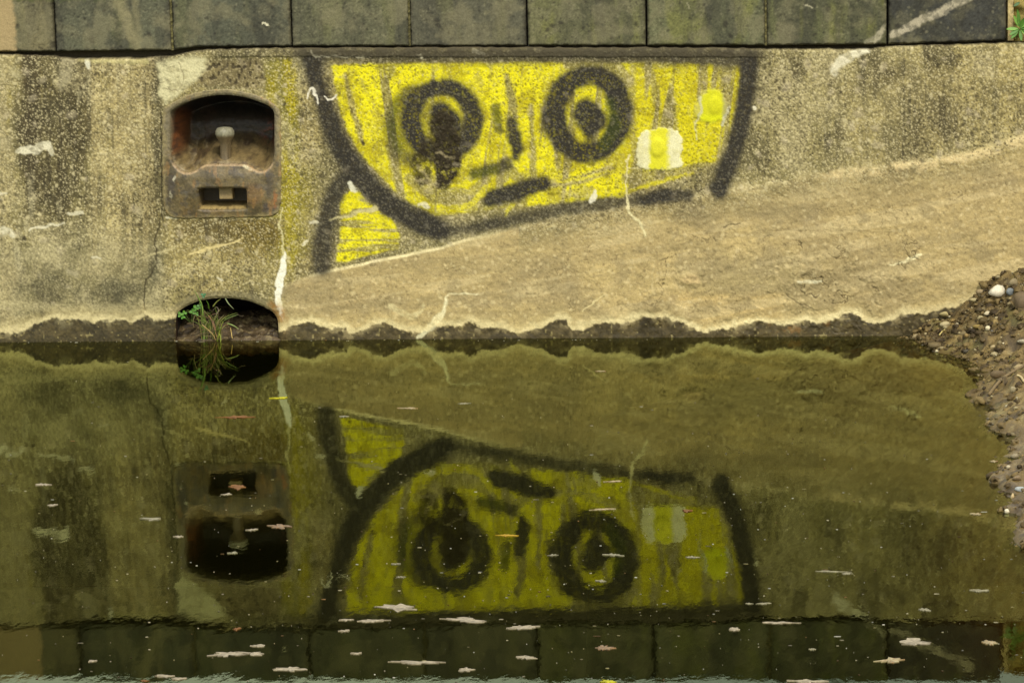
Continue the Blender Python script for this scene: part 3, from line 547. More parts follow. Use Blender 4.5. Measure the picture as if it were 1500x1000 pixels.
# pale concrete post at the end of the coping
def rough_block(name, u0, u1, v0, v1, d, depth, col, mat, parent, seed, amp=.006, nx=30, nz=60, var=.3, ztop_=None):
    su = np.linspace(u0, u1, nx)[:, None]*np.ones((1, nz)); sv = np.ones((nx, 1))*np.linspace(v0, v1, nz)[None, :]
    dd = d + (fbm(su, sv, 14, seed, 4)-.5)*amp*2; Pg = wall_pt(su, sv, dd)
    c = np.ones(su.shape+(3,))*A(*col)*(1-var+2*var*fbm(su, sv, 9, seed+5, 4))[..., None]
    Pg, c, _ = fold(Pg, c, dd, depth)
    return mesh_obj(name, Pg.reshape(-1, 3), grid_faces(Pg.shape[0], Pg.shape[1]), mat, parent, c.reshape(-1, 3))
rough_block('end_post', 1477, 1485, -20, 60, -.006, .4, (190, 168, 112), M_CONC, wall, 170)
rough_block('soil', 1485.5, 2300, -24, 61, -.012, .5, (150, 132, 66), M_SOIL, None, 180, .03, 160, 50).__setitem__('kind', 'structure')

# ------------------------------------------------------------------ iron mooring recess (upper)
rc = wall_pt(np.array(325.), np.array(320.))
us = np.arange(232, 418.1, .9); vs = np.arange(124, 326.1, .9); U, Vv = np.meshgrid(us, vs, indexing='ij')
def snap(U, V, poly, tol=.62):
    s = sdf_poly(U, V, poly); n = np.abs(s) < tol; e = .3; uu, vv = U[n], V[n]
    gu = (sdf_poly(uu+e, vv, poly)-sdf_poly(uu-e, vv, poly))/(2*e); gv = (sdf_poly(uu, vv+e, poly)-sdf_poly(uu, vv-e, poly))/(2*e)
    U[n] -= s[n]*gu; V[n] -= s[n]*gv; s[n] = 0; return s
so = snap(U, Vv, OPEN); sk = snap(U, Vv, SLOT); sc = snap(U, Vv, CAST)
so = sdf_poly(U, Vv, OPEN); sk = sdf_poly(U, Vv, SLOT); sc = sdf_poly(U, Vv, CAST)
so[np.abs(so) < .02] = 0; sk[np.abs(sk) < .02] = 0
n1 = fbm(U, Vv, 18, 200, 4); n2 = fbm(U, Vv, 5, 204, 3)
d = .006 + (n1-.5)*.005 + (fbm(U, Vv, 3, 236, 2)-.5)*.0012 + (n2-.5)*.0012
d = d - ss(-3.0, 0, sc+(fbm(U, Vv, 6, 233, 3)-.5)*2.4)**2*.012                               # rounded outer edge
d = d + ss(236, 262, Vv)*ss(320, 285, Vv)*ss(240, 275, U)*ss(410, 372, U)*.018   # bulging apron
d = d - ss(4, 0, so)**2*.005*np.where(so >= 0, 1, 0)          # worn lip
d = d - ss(3.5, 0, sk)**2*.006*np.where(sk >= 0, 1, 0)
ins = so < 0
lip = np.interp(U, [249, 262, 276, 290, 302, 328, 358, 370, 384, 396, 402], [228, 247, 253, 248, 242, 240.5, 241, 246, 251, 244, 226])
h = np.clip((lip-Vv)/46, 0, 1)
scoop = .018 + .20*np.sin(h*math.pi/2*.98)**1.35 + .05*ss(190, 150, Vv)
side = ss(0, 16, -so); scoop = scoop*(.45+.55*side) + ss(60, 95, lip-Vv)*.02
pock = (np.exp(-(((U-275)/14)**2+((Vv-238)/12)**2))+np.exp(-(((U-383)/13)**2+((Vv-237)/12)**2)))*.035
d = np.where(ins, -(scoop+pock*side)+(n2-.5)*.004, d)
isk = sk < 0; d = np.where(isk, -.10+ss(303, 298, Vv)*0-.0+(ss(297, 306, Vv))*.085, d)
c = np.ones(U.shape+(3,))*A(112, 97, 62)
c = mix(c, A(88, 76, 48), ss(.45, .65, n1)); c = mix(c, A(136, 110, 62), ss(.5, .7, fbm(U, Vv, 22, 208, 4))*.5); c = mix(c, A(86, 80, 70), ss(.55, .7, fbm(U, Vv, 9, 212, 3))*.5)
rimm = ss(14, 9, so)*(so >= 0)*ss(235, 215, Vv); c = mix(c, A(126, 114, 84), rimm*.8)
c = mix(c, A(142, 132, 100), ss(4, 1, so)*(so >= 0)*ss(175, 160, Vv)*.6)
for x, y, rx, ry, col, a_ in ((395, 270, 6, 22, (66, 58, 48), .6), (393, 305, 9, 9, (70, 60, 54), .7), (404, 292, 3, 14, (150, 92, 40), .7), (252, 272, 5, 18, (70, 62, 54), .6), (256, 262, 2, 5, (190, 180, 150), .8), (251, 285, 2.4, 6, (176, 166, 130), .7), (372, 285, 14, 18, (146, 108, 60), .4)):
    c = mix(c, A(*col), ss(1.3, .5, np.hypot((U+(n2-.5)*8-x)/rx, (Vv-y)/ry))*a_)
c = mix(c, A(178, 150, 108), ss(2.6, .6, np.abs(so-1.0))*(so >= 0)*ss(236, 242, Vv)*.75)     # worn bright lip
c = mix(c, A(200, 184, 140), ss(2.2, .4, dseg(U, Vv, [(358, 243, .5), (368, 248, .8)]))*.9)
ic = np.ones(U.shape+(3,))*A(52, 42, 26); ic = mix(ic, A(128, 108, 66), ss(192, 240, Vv+(n1-.5)*40)*.95); ic = mix(ic, A(26, 21, 14), ss(188, 158, Vv))  # interior colour darkens towards the top, painting in the shade of the hollow
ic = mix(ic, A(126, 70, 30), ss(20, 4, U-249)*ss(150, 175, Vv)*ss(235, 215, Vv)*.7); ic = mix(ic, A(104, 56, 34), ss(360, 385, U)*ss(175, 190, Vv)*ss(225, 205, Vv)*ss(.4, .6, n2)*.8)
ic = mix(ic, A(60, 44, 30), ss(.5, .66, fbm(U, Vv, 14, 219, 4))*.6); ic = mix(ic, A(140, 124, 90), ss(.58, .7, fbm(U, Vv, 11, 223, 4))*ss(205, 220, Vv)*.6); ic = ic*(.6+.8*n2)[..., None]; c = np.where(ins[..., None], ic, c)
kc = mix(np.ones(U.shape+(3,))*A(60, 46, 26), A(168, 144, 88), ss(296, 303, Vv)); c = np.where(isk[..., None], kc, c)
edg = ss(-9, -1, sc+(fbm(U, Vv, 9, 226, 4)-.5)*12)*(so >= 0); c = mix(c, A(150, 134, 86), edg*.75)
c = mix(c, A(60, 50, 32), cells(U, Vv, 6, 31, .25)*.5*(so >= 0)); c = mix(c, A(158, 118, 62), ss(.6, .72, fbm(U, Vv, 8, 229, 4, 3.0))*.45*(so >= 0)*(sk >= 0))
c = c*(.8+.4*vn(U, Vv, 2.2, 2.2, 216))[..., None]
scm = (sc[:-1, :-1]+sc[1:, :-1]+sc[:-1, 1:]+sc[1:, 1:])/4
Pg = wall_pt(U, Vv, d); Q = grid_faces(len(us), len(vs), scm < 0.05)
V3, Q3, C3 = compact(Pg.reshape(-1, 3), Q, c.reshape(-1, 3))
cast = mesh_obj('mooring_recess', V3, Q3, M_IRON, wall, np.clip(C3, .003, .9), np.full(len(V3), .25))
cast['label'] = 'rusty iron mooring recess with a bollard pin and a slot'
def child(parent, o): o.parent = parent; return o
# bollard pin: turned shape with an uneven mushroom head
def lathe(name, prof, center, mat, colf, parent, n=40, squash=1.0, seed=0):
    Vs, Cs = [], []
    for k, (r, z) in enumerate(prof):
        for a in range(n):
            th = 2*math.pi*a/n; rr = r*(1+.05*math.sin(3*th+seed)+.03*math.sin(5*th+k*.4)); Vs.append((center[0]+rr*math.cos(th), center[1]+rr*math.sin(th)*squash, center[2]+z)); Cs.append(colf(r, z, th))
    Fs = [(k*n+a, k*n+(a+1) % n, (k+1)*n+(a+1) % n, (k+1)*n+a) for k in range(len(prof)-1) for a in range(n)]
    Fs.append(tuple((len(prof)-1)*n+a for a in range(n)))
    return mesh_obj(name, Vs, Fs, mat, parent, np.array(Cs), np.full(len(Vs), .35))
bp0 = wall_pt(np.array(328.), np.array(246.), -.045); bt = wall_pt(np.array(328.), np.array(187.), -.045); H = bt[2]-bp0[2]
prof = [(.030, 0), (.028, .01), (.024, .02), (.0215, H*.35), (.022, H*.55), (.026, H*.66), (.034, H*.74), (.0375, H*.82), (.0365, H*.9), (.030, H*.965), (.018, H*.99), (.004, H)]
lathe('bollard', prof, (bp0[0], bp0[1], bp0[2]), M_IRON, lambda r, z, t: (A(140, 134, 106) if z > H*.76 else A(104, 88, 58))*random.uniform(.8, 1.2), cast)
def box_round(name, c0, size, col, mat, parent, bev=.004):
    import bmesh
    bm = bmesh.new(); bmesh.ops.create_cube(bm, size=1)
    for v_ in bm.verts: v_.co = Vector((v_.co.x*size[0], v_.co.y*size[1], v_.co.z*size[2]))
    bmesh.ops.bevel(bm, geom=bm.edges[:], offset=bev, segments=2, affect='EDGES', profile=.5)
    V_ = [np.array(v_.co)+np.array(c0)+np.array([random.uniform(-1, 1)*.0008 for _ in range(3)]) for v_ in bm.verts]; F_ = [tuple(v_.index for v_ in f.verts) for f in bm.faces]; bm.free()
    return mesh_obj(name, V_, F_, mat, parent, np.array([A(*col)*random.uniform(.8, 1.1) for _ in V_]), np.zeros(len(V_)), smooth=False)
q = wall_pt(np.array(330.), np.array(283.), -.032); box_round('lug', q, (.052, .05, .050), (146, 124, 78), M_IRON, cast)

# ------------------------------------------------------------------ lower opening: iron-lined cave, earth inside
L = LOWER; n = len(L); rings = []
for k, (dep, shr) in enumerate([(-.0, 0), (.012, .004), (.05, -.004), (.14, -.004), (.26, -.002), (.34, .02), (.38, .08)]):
    cx, cy = L.mean(0); pts = cx+(L[:, 0]-cx)*(1-shr), cy+(L[:, 1]-cy)*(1-shr); rings.append(wall_pt(pts[0], pts[1], np.full(n, -dep-.004)))
Vs = np.concatenate(rings); Fs = [(k*n+a, k*n+(a+1) % n, (k+1)*n+(a+1) % n, (k+1)*n+a) for k in range(len(rings)-1) for a in range(n)]; Fs.append(tuple((len(rings)-1)*n+a for a in range(n)))
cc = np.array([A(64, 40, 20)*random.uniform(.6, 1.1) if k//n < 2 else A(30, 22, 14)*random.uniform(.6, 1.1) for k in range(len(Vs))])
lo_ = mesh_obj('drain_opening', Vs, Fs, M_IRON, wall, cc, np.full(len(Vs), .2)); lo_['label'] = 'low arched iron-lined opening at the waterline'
# earth heap in it
gx, gy = np.meshgrid(np.linspace(0, 1, 150), np.linspace(0, 1, 110), indexing='ij')
xa = wall_pt(np.array(255.), np.array(497.))[0]; xb = wall_pt(np.array(411.), np.array(497.))[0]
X = xa+(xb-xa)*gx; Y = -.012+.36*gy
hm = np.interp(gx, [0, .1, .25, .38, .48, .6, .8, 1], [.085, .105, .115, .10, .075, .082, .088, .07])
Z = hm*ss(-.15, .62, gy) - .010 + (fbm(gx*100, gy*180, 16, 230, 4)-.5)*.05 + (fbm(gx*150, gy*230, 5, 234, 3)-.5)*.018 - ss(.03, 0, gy)*.05
c = np.ones(X.shape+(3,))*A(88, 72, 46); c = mix(c, A(58, 46, 26), ss(.45, .6, fbm(gx*100, gy*180, 10, 238, 3))); c = mix(c, A(128, 112, 74), ss(.62, .75, fbm(gx*150, gy*230, 6, 242, 3))*.7)
heap = mesh_obj('mud', np.stack([X, Y, Z], -1).reshape(-1, 3), grid_faces(150, 110), M_SOIL, None, c.reshape(-1, 3), np.full(X.size, .5)); heap['kind'] = 'structure'

# ------------------------------------------------------------------ stones
def rock_mesh(seed, sub=2):
    import bmesh
    r = random.Random(seed); bm = bmesh.new(); bmesh.ops.create_icosphere(bm, subdivisions=sub, radius=1)
    pl = [(Vector((r.gauss(0, 1), r.gauss(0, 1), r.gauss(0, 1))).normalized(), r.uniform(.55, .92)) for _ in range(9)]
    V_ = []
    for v_ in bm.verts:
        p = v_.co.copy()
        for nn, dd in pl:
            t = p.dot(nn)
            if t > dd: p -= nn*(t-dd)*.85
        V_.append(p)
    F_ = np.array([[v_.index for v_ in f.verts] for f in bm.faces]); bm.free(); return np.array([tuple(p) for p in V_]), F_
ROCKS = [rock_mesh(k, 2) for k in range(8)]; ROCKS1 = [rock_mesh(k+50, 1) for k in range(8)]
def place(Vr, size, rz, loc, tilt=0):
    c_, s_ = math.cos(rz), math.sin(rz); R = np.array([[c_, -s_, 0], [s_, c_, 0], [0, 0, 1]]); ct, st_ = math.cos(tilt), math.sin(tilt); T = np.array([[1, 0, 0], [0, ct, -st_], [0, st_, ct]])
    return (Vr*np.array(size))@T.T@R.T + np.array(loc)

# ------------------------------------------------------------------ bank on the right
SH = [(1333, 497), (1344, 503), (1358, 509), (1380, 514), (1402, 522), (1424, 534), (1438, 548), (1431, 562), (1429, 580), (1438, 600), (1452, 622), (1470, 645), (1477, 664), (1466, 684), (1460, 702), (1466, 724), (1474, 748), (1480, 772), (1492, 792), (1502, 812), (1530, 850), (1600, 900)]
shp = water_pt(np.array([s[0] for s in SH], float), np.array([s[1] for s in SH], float))[:, :2]
shp[0, 1] = 0.02
poly = np.concatenate([[[shp[0, 0], .5]], shp, [[shp[-1, 0]+.3, -9], [9, -9], [9, .5]]])
gxs = np.concatenate([np.arange(shp[:, 0].min()-1.2, shp[:, 0].min(), .05), np.arange(shp[:, 0].min(), 2.35, .0085), np.linspace(2.36, 6.5, 90)]); gys = np.concatenate([np.arange(-6.5, -5, .05), np.arange(-5, .06, .012)])
X, Y = np.meshgrid(gxs, gys, indexing='ij')
s = -sdf_poly(X, Y, poly)                                     # + on land
s = s + (fbm(X*100, Y*100, 14, 250, 4)-.5)*.05
slope_ = .42+.18*ss(-1.2, 0, Y)
Z = np.where(s > 0, slope_*s*(1-.12*np.clip(s, 0, 2)), np.maximum(s*(.26+.50*ss(-.7, -1.4, Y)), -1.2))
amp = ss(-.12, .12, s)
Z = Z + amp*((fbm(X*100, Y*100, 22, 254, 4)-.5)*.10 + (fbm(X*100, Y*100, 6, 258, 3)-.5)*.07 + (vn(X*100, Y*100, 2.2, 2.2, 262)-.5)*.022) + (1-amp)*(fbm(X*100, Y*100, 8, 266, 3)-.5)*.02
Z = np.minimum(Z, 1.0)
nA = fbm(X*100, Y*100, 18, 270, 4); nB = fbm(X*100, Y*100, 4, 274, 3)
c = np.ones(X.shape+(3,))*A(116, 96, 54); c = mix(c, A(150, 128, 76), ss(.5, .7, nA)*.8); c = mix(c, A(66, 54, 34), ss(.48, .32, nB)*.8); c = mix(c, A(92, 92, 40), ss(.6, .7, fbm(X*100, Y*100, 9, 278, 3))*.35)
c = c*(.7+.6*vn(X*100, Y*100, 1.7, 1.7, 281))[..., None]; c = mix(c, A(150, 134, 88), cells(X*100, Y*100, 2.6, 21, .35)*.6); dark = ss(.03, -.01, Z); c = mix(c, A(80, 64, 34), dark*.6); c = mix(c, A(120, 88, 40), ss(-.02, -.1, s)*.8)
bank = mesh_obj('bank', np.stack([X, Y, Z], -1).reshape(-1, 3), grid_faces(X.shape[0], X.shape[1]), M_SOIL, None, c.reshape(-1, 3), (ss(.10, .0, Z)*.9).reshape(-1)); bank['kind'] = 'structure'
def bank_z(x, y):
    i = np.clip(np.searchsorted(gxs, x), 1, len(gxs)-1); j = np.clip(np.searchsorted(gys, y), 1, len(gys)-1); return Z[i, j]
def bank_hit(u, v):
    """first point of the bank seen at u, v"""
    D = ray(np.array(float(u)), np.array(float(v))); best = None
    for t in np.arange(6.0, 12.0, .004):
        p = CAM+D*t
        if p[1] > -.005: return np.array([p[0], -.02, max(p[2], bank_z(p[0], -.02))])
        if p[2] <= bank_z(p[0], p[1]): return p
    return p
# gravel too small and too many to count
GV, GF, GC = [], [], []; off = 0
PAL = [(140, 124, 84), (110, 96, 62), (92, 78, 50), (168, 152, 108), (200, 186, 146), (124, 104, 62), (84, 76, 58), (148, 122, 70), (104, 98, 84)]
for k in range(6500):
    x = RNG.uniform(shp[:, 0].min()-.05, 3.0); y = RNG.uniform(-4.9, -.01) if k > 2200 else -abs(RNG.normal(0, .45))-.01
    z = bank_z(x, y)
    if z < -.015 or x < wall_pt(np.array(1325.), np.array(497.))[0]: continue
    if y < -5: continue
    r = .0022+RNG.gamma(1.1, .0024); r = min(r, .014)
    Vr, Fr = ROCKS1[k % 8]; Vp = place(Vr, (r*RNG.uniform(.8, 1.5), r*RNG.uniform(.7, 1.2), r*RNG.uniform(.5, .9)), RNG.uniform(0, 6.28), (x, y, z+r*.05), RNG.uniform(-.5, .5))
    GV.append(Vp); GF.append(Fr+off); off += len(Vp); col = A(*PAL[int(RNG.choice(9, p=[.2, .2, .18, .1, .05, .1, .07, .06, .04]))])*RNG.uniform(.7, 1.15); GC.append(np.tile(col, (len(Vp), 1)))
for k in range(5200):
    x = RNG.uniform(shp[:, 0].min()-.05, 2.4); y = RNG.uniform(-4.9, -.01) if k > 1500 else -abs(RNG.normal(0, .4))-.01
    z = bank_z(x, y)
    if z < -.02: continue
    r = min(.005+RNG.gamma(1.2, .0045), .02); Vr, Fr = ROCKS[k % 8]; Vp = place(Vr, (r*RNG.uniform(.8, 1.4), r*RNG.uniform(.7, 1.2), r*RNG.uniform(.6, 1.0)), RNG.uniform(0, 6.28), (x, y, z-r*.4), RNG.uniform(-.7, .7))
    Vp = Vp+(RNG.random(Vp.shape)-.5)*r*.62
    GV.append(Vp); GF.append(Fr+off); off += len(Vp); GC.append(A(*[(116, 96, 54), (98, 80, 44), (138, 116, 68), (80, 64, 34)][k % 4])*RNG.uniform(.6, 1.0)*RNG.uniform(.65, 1.3, (len(Vp), 1)))
gr = mesh_obj('gravel', np.concatenate(GV), np.concatenate(GF), M_ROCK, None, np.concatenate(GC), smooth=False); gr['kind'] = 'stuff'; gr['label'] = 'fine brown gravel scattered over the muddy bank'; gr['category'] = 'gravel'
# the stones one can pick out: u, v, width px, height px, colour, label
STONES = [
 (1461, 427, 27, 19, (222, 210, 178), 'large pale cream stone on top of the bank against the wall'),
 (1480, 427, 12, 11, (122, 126, 122), 'small blue grey pebble beside the large cream stone'),
 (1436, 428, 14, 9, (150, 130, 92), 'flat tan stone left of the large cream stone'),
 (1427, 439, 12, 6, (176, 160, 112), 'small flat buff stone below the tan stone near the wall'),
 (1484, 414, 13, 14, (140, 124, 88), 'rounded brown stone above the blue grey pebble'),
 (1497, 440, 26, 34, (112, 94, 66), 'big brown boulder cut by the right edge of the photo'),
 (1383, 459, 14, 8, (172, 156, 104), 'flat buff stone nearest the left of the slope'),
 (1385, 475, 16, 9, (186, 170, 124), 'pale oval stone low on the slope near the waterline'),
 (1446, 459, 10, 7, (206, 190, 150), 'small whitish stone midway up the slope'),
 (1437, 466, 10, 8, (170, 154, 108), 'grey buff pebble left below the whitish stone'),
 (1447, 481, 8, 8, (216, 202, 160), 'bright cream pebble lowest in the stony slope'),
 (1431, 478, 12, 6, (140, 118, 60), 'ochre brown stone beside the bright cream pebble'),
 (1341, 493, 10, 9, (150, 132, 92), 'round stone lying where the bank meets wall and water'),
 (1370, 505, 24, 10, (110, 94, 60), 'low muddy stone at the water edge by the wall'),
 (1497, 500, 14, 7, (170, 160, 128), 'pale stone at the right edge halfway down the bank'),
 (1455, 508, 9, 6, (176, 156, 110), 'small buff pebble in the middle of the mud'),
 (1492, 538, 16, 10, (162, 142, 96), 'wide sandy stone above the long twig'),
 (1484, 570, 8, 9, (160, 146, 108), 'tan pebble right of the dark undercut mud'),
 (1477, 684, 7, 6, (190, 176, 140), 'pale pebble just above the lower waterline'),
 (1494, 716, 14, 8, (176, 180, 172), 'light bluish grey stone low on the foreshore'),
 (1483, 727, 5, 11, (206, 180, 128), 'narrow upright cream chip on the foreshore'),
 (1475, 748, 8, 8, (222, 210, 176), 'bright white pebble low at the water edge'),
 (1490, 700, 14, 9, (132, 112, 80), 'brown stone above the bluish grey one'),
 (1487, 668, 12, 8, (150, 136, 104), 'dull stone on the lobe of mud low right'),
 (1412, 489, 14, 9, (120, 104, 66), 'dark brown stone set in the wet slope'),
 (1462, 548, 22, 12, (104, 86, 56), 'broad brown stone beside the dark hollow'),
]
for k, (u_, v_, pw, ph, col, lab) in enumerate(STONES):
    p = bank_hit(u_, v_+ph*.3); dist = float((p-CAM)@FX); m = dist/F; Vr, Fr = ROCKS[k % 8]
    rx, rz = pw*m*.56, ph*m*.56
    Vp = place(Vr, (rx, max(rx*.75, rz*.8), rz), RNG.uniform(-.35, .35), (0, 0, 0))
    g_ = np.array([(A(*col)*(.85+.3*random.random())) for _ in Vp])
    o = mesh_obj('stone', Vp, Fr, M_ROCK, None, g_, smooth=False); o.location = (p[0], min(p[1], -max(rx*.5, .01)), p[2]+rz*.5)
    o.data.polygons.foreach_set('use_smooth', [True]*len(o.data.polygons)); tag(o, lab, 'stone', 'larger stones on the bank')

# ------------------------------------------------------------------ tubes, blades
def tube(pts, rad, n=6):
    pts = [np.array(p, float) for p in pts]; V_, F_ = [], []
    for i, p in enumerate(pts):
        t = pts[min(i+1, len(pts)-1)]-pts[max(i-1, 0)]; t /= np.linalg.norm(t)+1e-9; a = np.cross(t, [0, 1, .3]); a /= np.linalg.norm(a)+1e-9; b = np.cross(t, a)
        r = rad[i] if hasattr(rad, '__len__') else rad
        for k in range(n): V_.append(p+(a*math.cos(2*math.pi*k/n)+b*math.sin(2*math.pi*k/n))*r)
    for i in range(len(pts)-1):
        for k in range(n): F_.append((i*n+k, i*n+(k+1) % n, (i+1)*n+(k+1) % n, (i+1)*n+k))
    F_.append(tuple(range(n))[::-1]); F_.append(tuple((len(pts)-1)*n+k for k in range(n)))
    return V_, F_
class MB:
    def __init__(s): s.V, s.F, s.C = [], [], []
    def add(s, V_, F_, col):
        o = len(s.V); s.V += [np.array(v_) for v_ in V_]; s.F += [tuple(i+o for i in f) for f in F_]; s.C += [A(*col)*random.uniform(.85, 1.15) for _ in V_]
    def build(s, name, mat, parent=None, origin=None, smooth=True): return mesh_obj(name, s.V, s.F, mat, parent, np.array(s.C), smooth=smooth, origin=origin)
def curve(pts, n=10):
    pts = [np.array(p, float) for p in pts]; P_ = [pts[0]]+pts+[pts[-1]]; o = []
    for i in range(1, len(P_)-2):
        a, b, c_, d_ = P_[i-1:i+3]
        for k in range(n): t = k/n; o.append(.5*((2*b)+(c_-a)*t+(2*a-5*b+4*c_-d_)*t*t+(3*b-a-3*c_+d_)*t**3))
    o.append(pts[-1]); return o
def blade(mb, px, w_, col, d0=.0, d1=.03):
    """grass blade through wall pixels, bending outwards from the face"""
    n_ = len(px); P_ = curve([wall_pt(np.array(float(x)), np.array(float(y)), d0+(d1-d0)*k/(n_-1)) for k, (x, y) in enumerate(px)], 6); N_ = len(P_)
    V_, F_ = [], []
    for i, p in enumerate(P_):
        t = P_[min(i+1, N_-1)]-P_[max(i-1, 0)]; t /= np.linalg.norm(t)+1e-9; a = np.cross(t, [0, 1, 0]); a /= np.linalg.norm(a)+1e-9
        f = i/(N_-1); ww = w_*(1-f**2.2)*.5+.0002
        V_ += [p-a*ww, p+np.array([0, -.0012, 0])-0*a, p+a*ww, p+np.array([0, .0008, 0])]
    for i in range(N_-1):
        for k in range(4): F_.append((i*4+k, i*4+(k+1) % 4, i*4+4+(k+1) % 4, i*4+4+k))
    mb.add(V_, F_, col)
gt = empty('grass_tuft', tuple(wall_pt(np.array(315.), np.array(497.), .0)))
tag(gt, 'thin green and straw coloured grass tuft growing from mud in the low wall opening', 'grass tuft')
mb = MB(); BL = [
 ([(299, 500), (298, 470), (297, 448), (293, 436), (287, 423)], .010, (122, 148, 62)), ([(318, 500), (323, 484), (329, 468)], .008, (150, 156, 58)), ([(329, 469), (338, 464), (351, 459)], .005, (132, 150, 80)),
 ([(331, 473), (343, 476), (352, 480)], .006, (140, 154, 84)), ([(312, 449), (319, 441), (326, 436)], .005, (146, 150, 70)), ([(330, 437), (336, 444), (345, 451)], .005, (132, 142, 92)), ([(306, 452), (306, 444), (304, 438)], .005, (104, 140, 40)),
 ([(319, 494), (322, 488), (325, 497), (323, 503)], .006, (140, 150, 40)), ([(309, 478), (306, 462), (299, 450)], .004, (110, 120, 50)), ([(296, 500), (294, 480), (290, 462), (283, 452)], .004, (130, 128, 60)), ([(303, 498), (308, 476), (318, 462)], .004, (120, 126, 54)),
 ([(292, 470), (285, 458), (276, 452)], .004, (112, 126, 44)), ([(313, 497), (320, 474), (334, 460)], .0035, (150, 142, 74))]
for k in range(26):
    x0_ = random.uniform(296, 324); y0_ = random.uniform(486, 500); dx_ = random.gauss(4, 14); h_ = random.uniform(18, 48)
    BL.append(([(x0_, y0_), (x0_+dx_*.3, y0_-h_*.55), (x0_+dx_, y0_-h_*random.uniform(.75, 1))], random.uniform(.0025, .005), random.choice([(146, 150, 78), (128, 142, 60), (170, 160, 104), (110, 128, 48)])))
for px, w_, col in BL: blade(mb, px, w_, col, .0, .035)
mb.build('green_blades', M_LEAF, gt)
mb = MB(); DR = [([(316, 498), (312, 488), (298, 474)], (196, 164, 100)), ([(318, 494), (315, 480), (311, 466), (308, 460)], (190, 150, 96)), ([(338, 480), (340, 487), (342, 494)], (198, 166, 88)), ([(306, 470), (312, 460), (322, 458)], (120, 92, 60)),
 ([(286, 470), (296, 462), (310, 466), (316, 474)], (112, 82, 52)), ([(312, 455), (318, 449), (322, 453), (319, 458)], (110, 98, 74)), ([(300, 464), (312, 468), (318, 484)], (140, 96, 66)), ([(284, 480), (284, 470), (288, 460)], (150, 132, 92)), ([(320, 488), (330, 476), (336, 474)], (170, 140, 90))]
for px, col in DR:
    P_ = curve([wall_pt(np.array(float(x)), np.array(float(y)), .004+.012*k) for k, (x, y) in enumerate(px)], 6); V_, F_ = tube(P_, .0016, 5); mb.add(V_, F_, col)
for k in range(60):
    x, y = random.gauss(304, 14), random.uniform(458, 494); P_ = curve([wall_pt(np.array(x), np.array(y), .0), wall_pt(np.array(x+random.uniform(-8, 8)), np.array(y-random.uniform(-4, 6)), .012), wall_pt(np.array(x+random.uniform(-14, 14)), np.array(y-random.uniform(-7, 9)), .006)], 4)
    V_, F_ = tube(P_, .0008, 4); mb.add(V_, F_, random.choice([(120, 98, 62), (92, 78, 50), (150, 130, 88)]))
mb.build('dry_stalks', M_LEAF, gt)
def leaf(mb, c0, L_, W_, ax, nrm, col, bend=.15):
    ax = np.array(ax, float); ax /= np.linalg.norm(ax); nrm = np.array(nrm, float); sd_ = np.cross(nrm, ax); sd_ /= np.linalg.norm(sd_); nrm = np.cross(ax, sd_)
    V_, F_ = [], []; pr = [(0, .05), (.15, .55), (.4, 1), (.65, .95), (.88, .5), (1, .03)]
    for t, w_ in pr:
        for sgn in (-1, 0, 1):
            for th in (0,): V_.append(c0+ax*L_*t+sd_*W_*.5*w_*sgn+nrm*(abs(sgn)*W_*.12-bend*L_*t*t))
    for i in range(len(pr)-1):
        for k in range(2): F_.append((i*3+k, i*3+k+1, i*3+k+4, i*3+k+3))
    # thickness
    n_ = len(V_); V2 = V_+[v_-nrm*.0006 for v_ in V_]; F2 = F_+[tuple(i+n_ for i in f[::-1]) for f in F_]
    mb.add(V2, F2, col)
cl = empty('clover', tuple(wall_pt(np.array(270.), np.array(470.), .01))); tag(cl, 'small bright green clover at the left inside the low opening', 'plant')
mb = MB(); st_ = MB()
for u_, v_, s_, col in ((266, 459, .8, (84, 128, 28)), (272, 457, .7, (88, 134, 32)), (270, 463, .6, (80, 136, 26)), (289, 450, .9, (84, 130, 36)), (284, 455, .9, (74, 124, 30)), (294, 447, .7, (66, 108, 34)), (300, 431, .7, (60, 112, 60)), (290, 458, .6, (88, 130, 40))):
    p = wall_pt(np.array(float(u_)), np.array(float(v_)), .025)
    for k in range(3):
        a = 2.1*k+u_; leaf(mb, p, .017*s_, .015*s_, (math.cos(a), -.3, math.sin(a)*.8), (.1, -.8, .6), col)
    V_, F_ = tube(curve([wall_pt(np.array(280.), np.array(475.), -.01), (p+wall_pt(np.array(280.), np.array(475.), -.01))/2+np.array([0, -.01, .006]), p], 4), .0009, 4); st_.add(V_, F_, (110, 130, 60))
mb.build('leaves', M_LEAF, cl); st_.build('stems', M_LEAF, cl)
# weed by the end of the coping
wd = empty('weed', tuple(wall_pt(np.array(1492.), np.array(52.), .01))); tag(wd, 'small green weed sprouting at the right end of the coping stones', 'plant')
mb = MB(); p0 = wall_pt(np.array(1493.), np.array(42.), .015)
for k, (dx, dy, l_) in enumerate([(-18, 0, 1), (-12, 13, 1), (2, 16, .9), (12, 10, 1), (14, -2, 1), (5, -14, .9), (-8, -18, .9), (-14, 8, .8), (-3, -26, .7), (10, -10, .8), (16, 6, .8), (22, 0, 1), (20, 12, .9)]):
    p1_ = wall_pt(np.array(1493.+dx), np.array(42.+dy), .03); a = p1_-p0; leaf(mb, p0+a*.1, np.linalg.norm(a)*1.0, .014, a, (.1, -1, .5), (84, 128, 36) if k % 3 else (116, 160, 56), .1)
for k in range(26):
    x, y = random.uniform(1488, 1560), random.uniform(-15, 50); p = wall_pt(np.array(x), np.array(y), .012); a = random.uniform(0, 6.28); leaf(mb, p, .03, .012, (math.cos(a), -.4, math.sin(a)), (.1, -1, .5), random.choice([(70, 112, 30), (96, 140, 44), (58, 92, 26)]), .15)
mb.build('leaves', M_LEAF, wd)
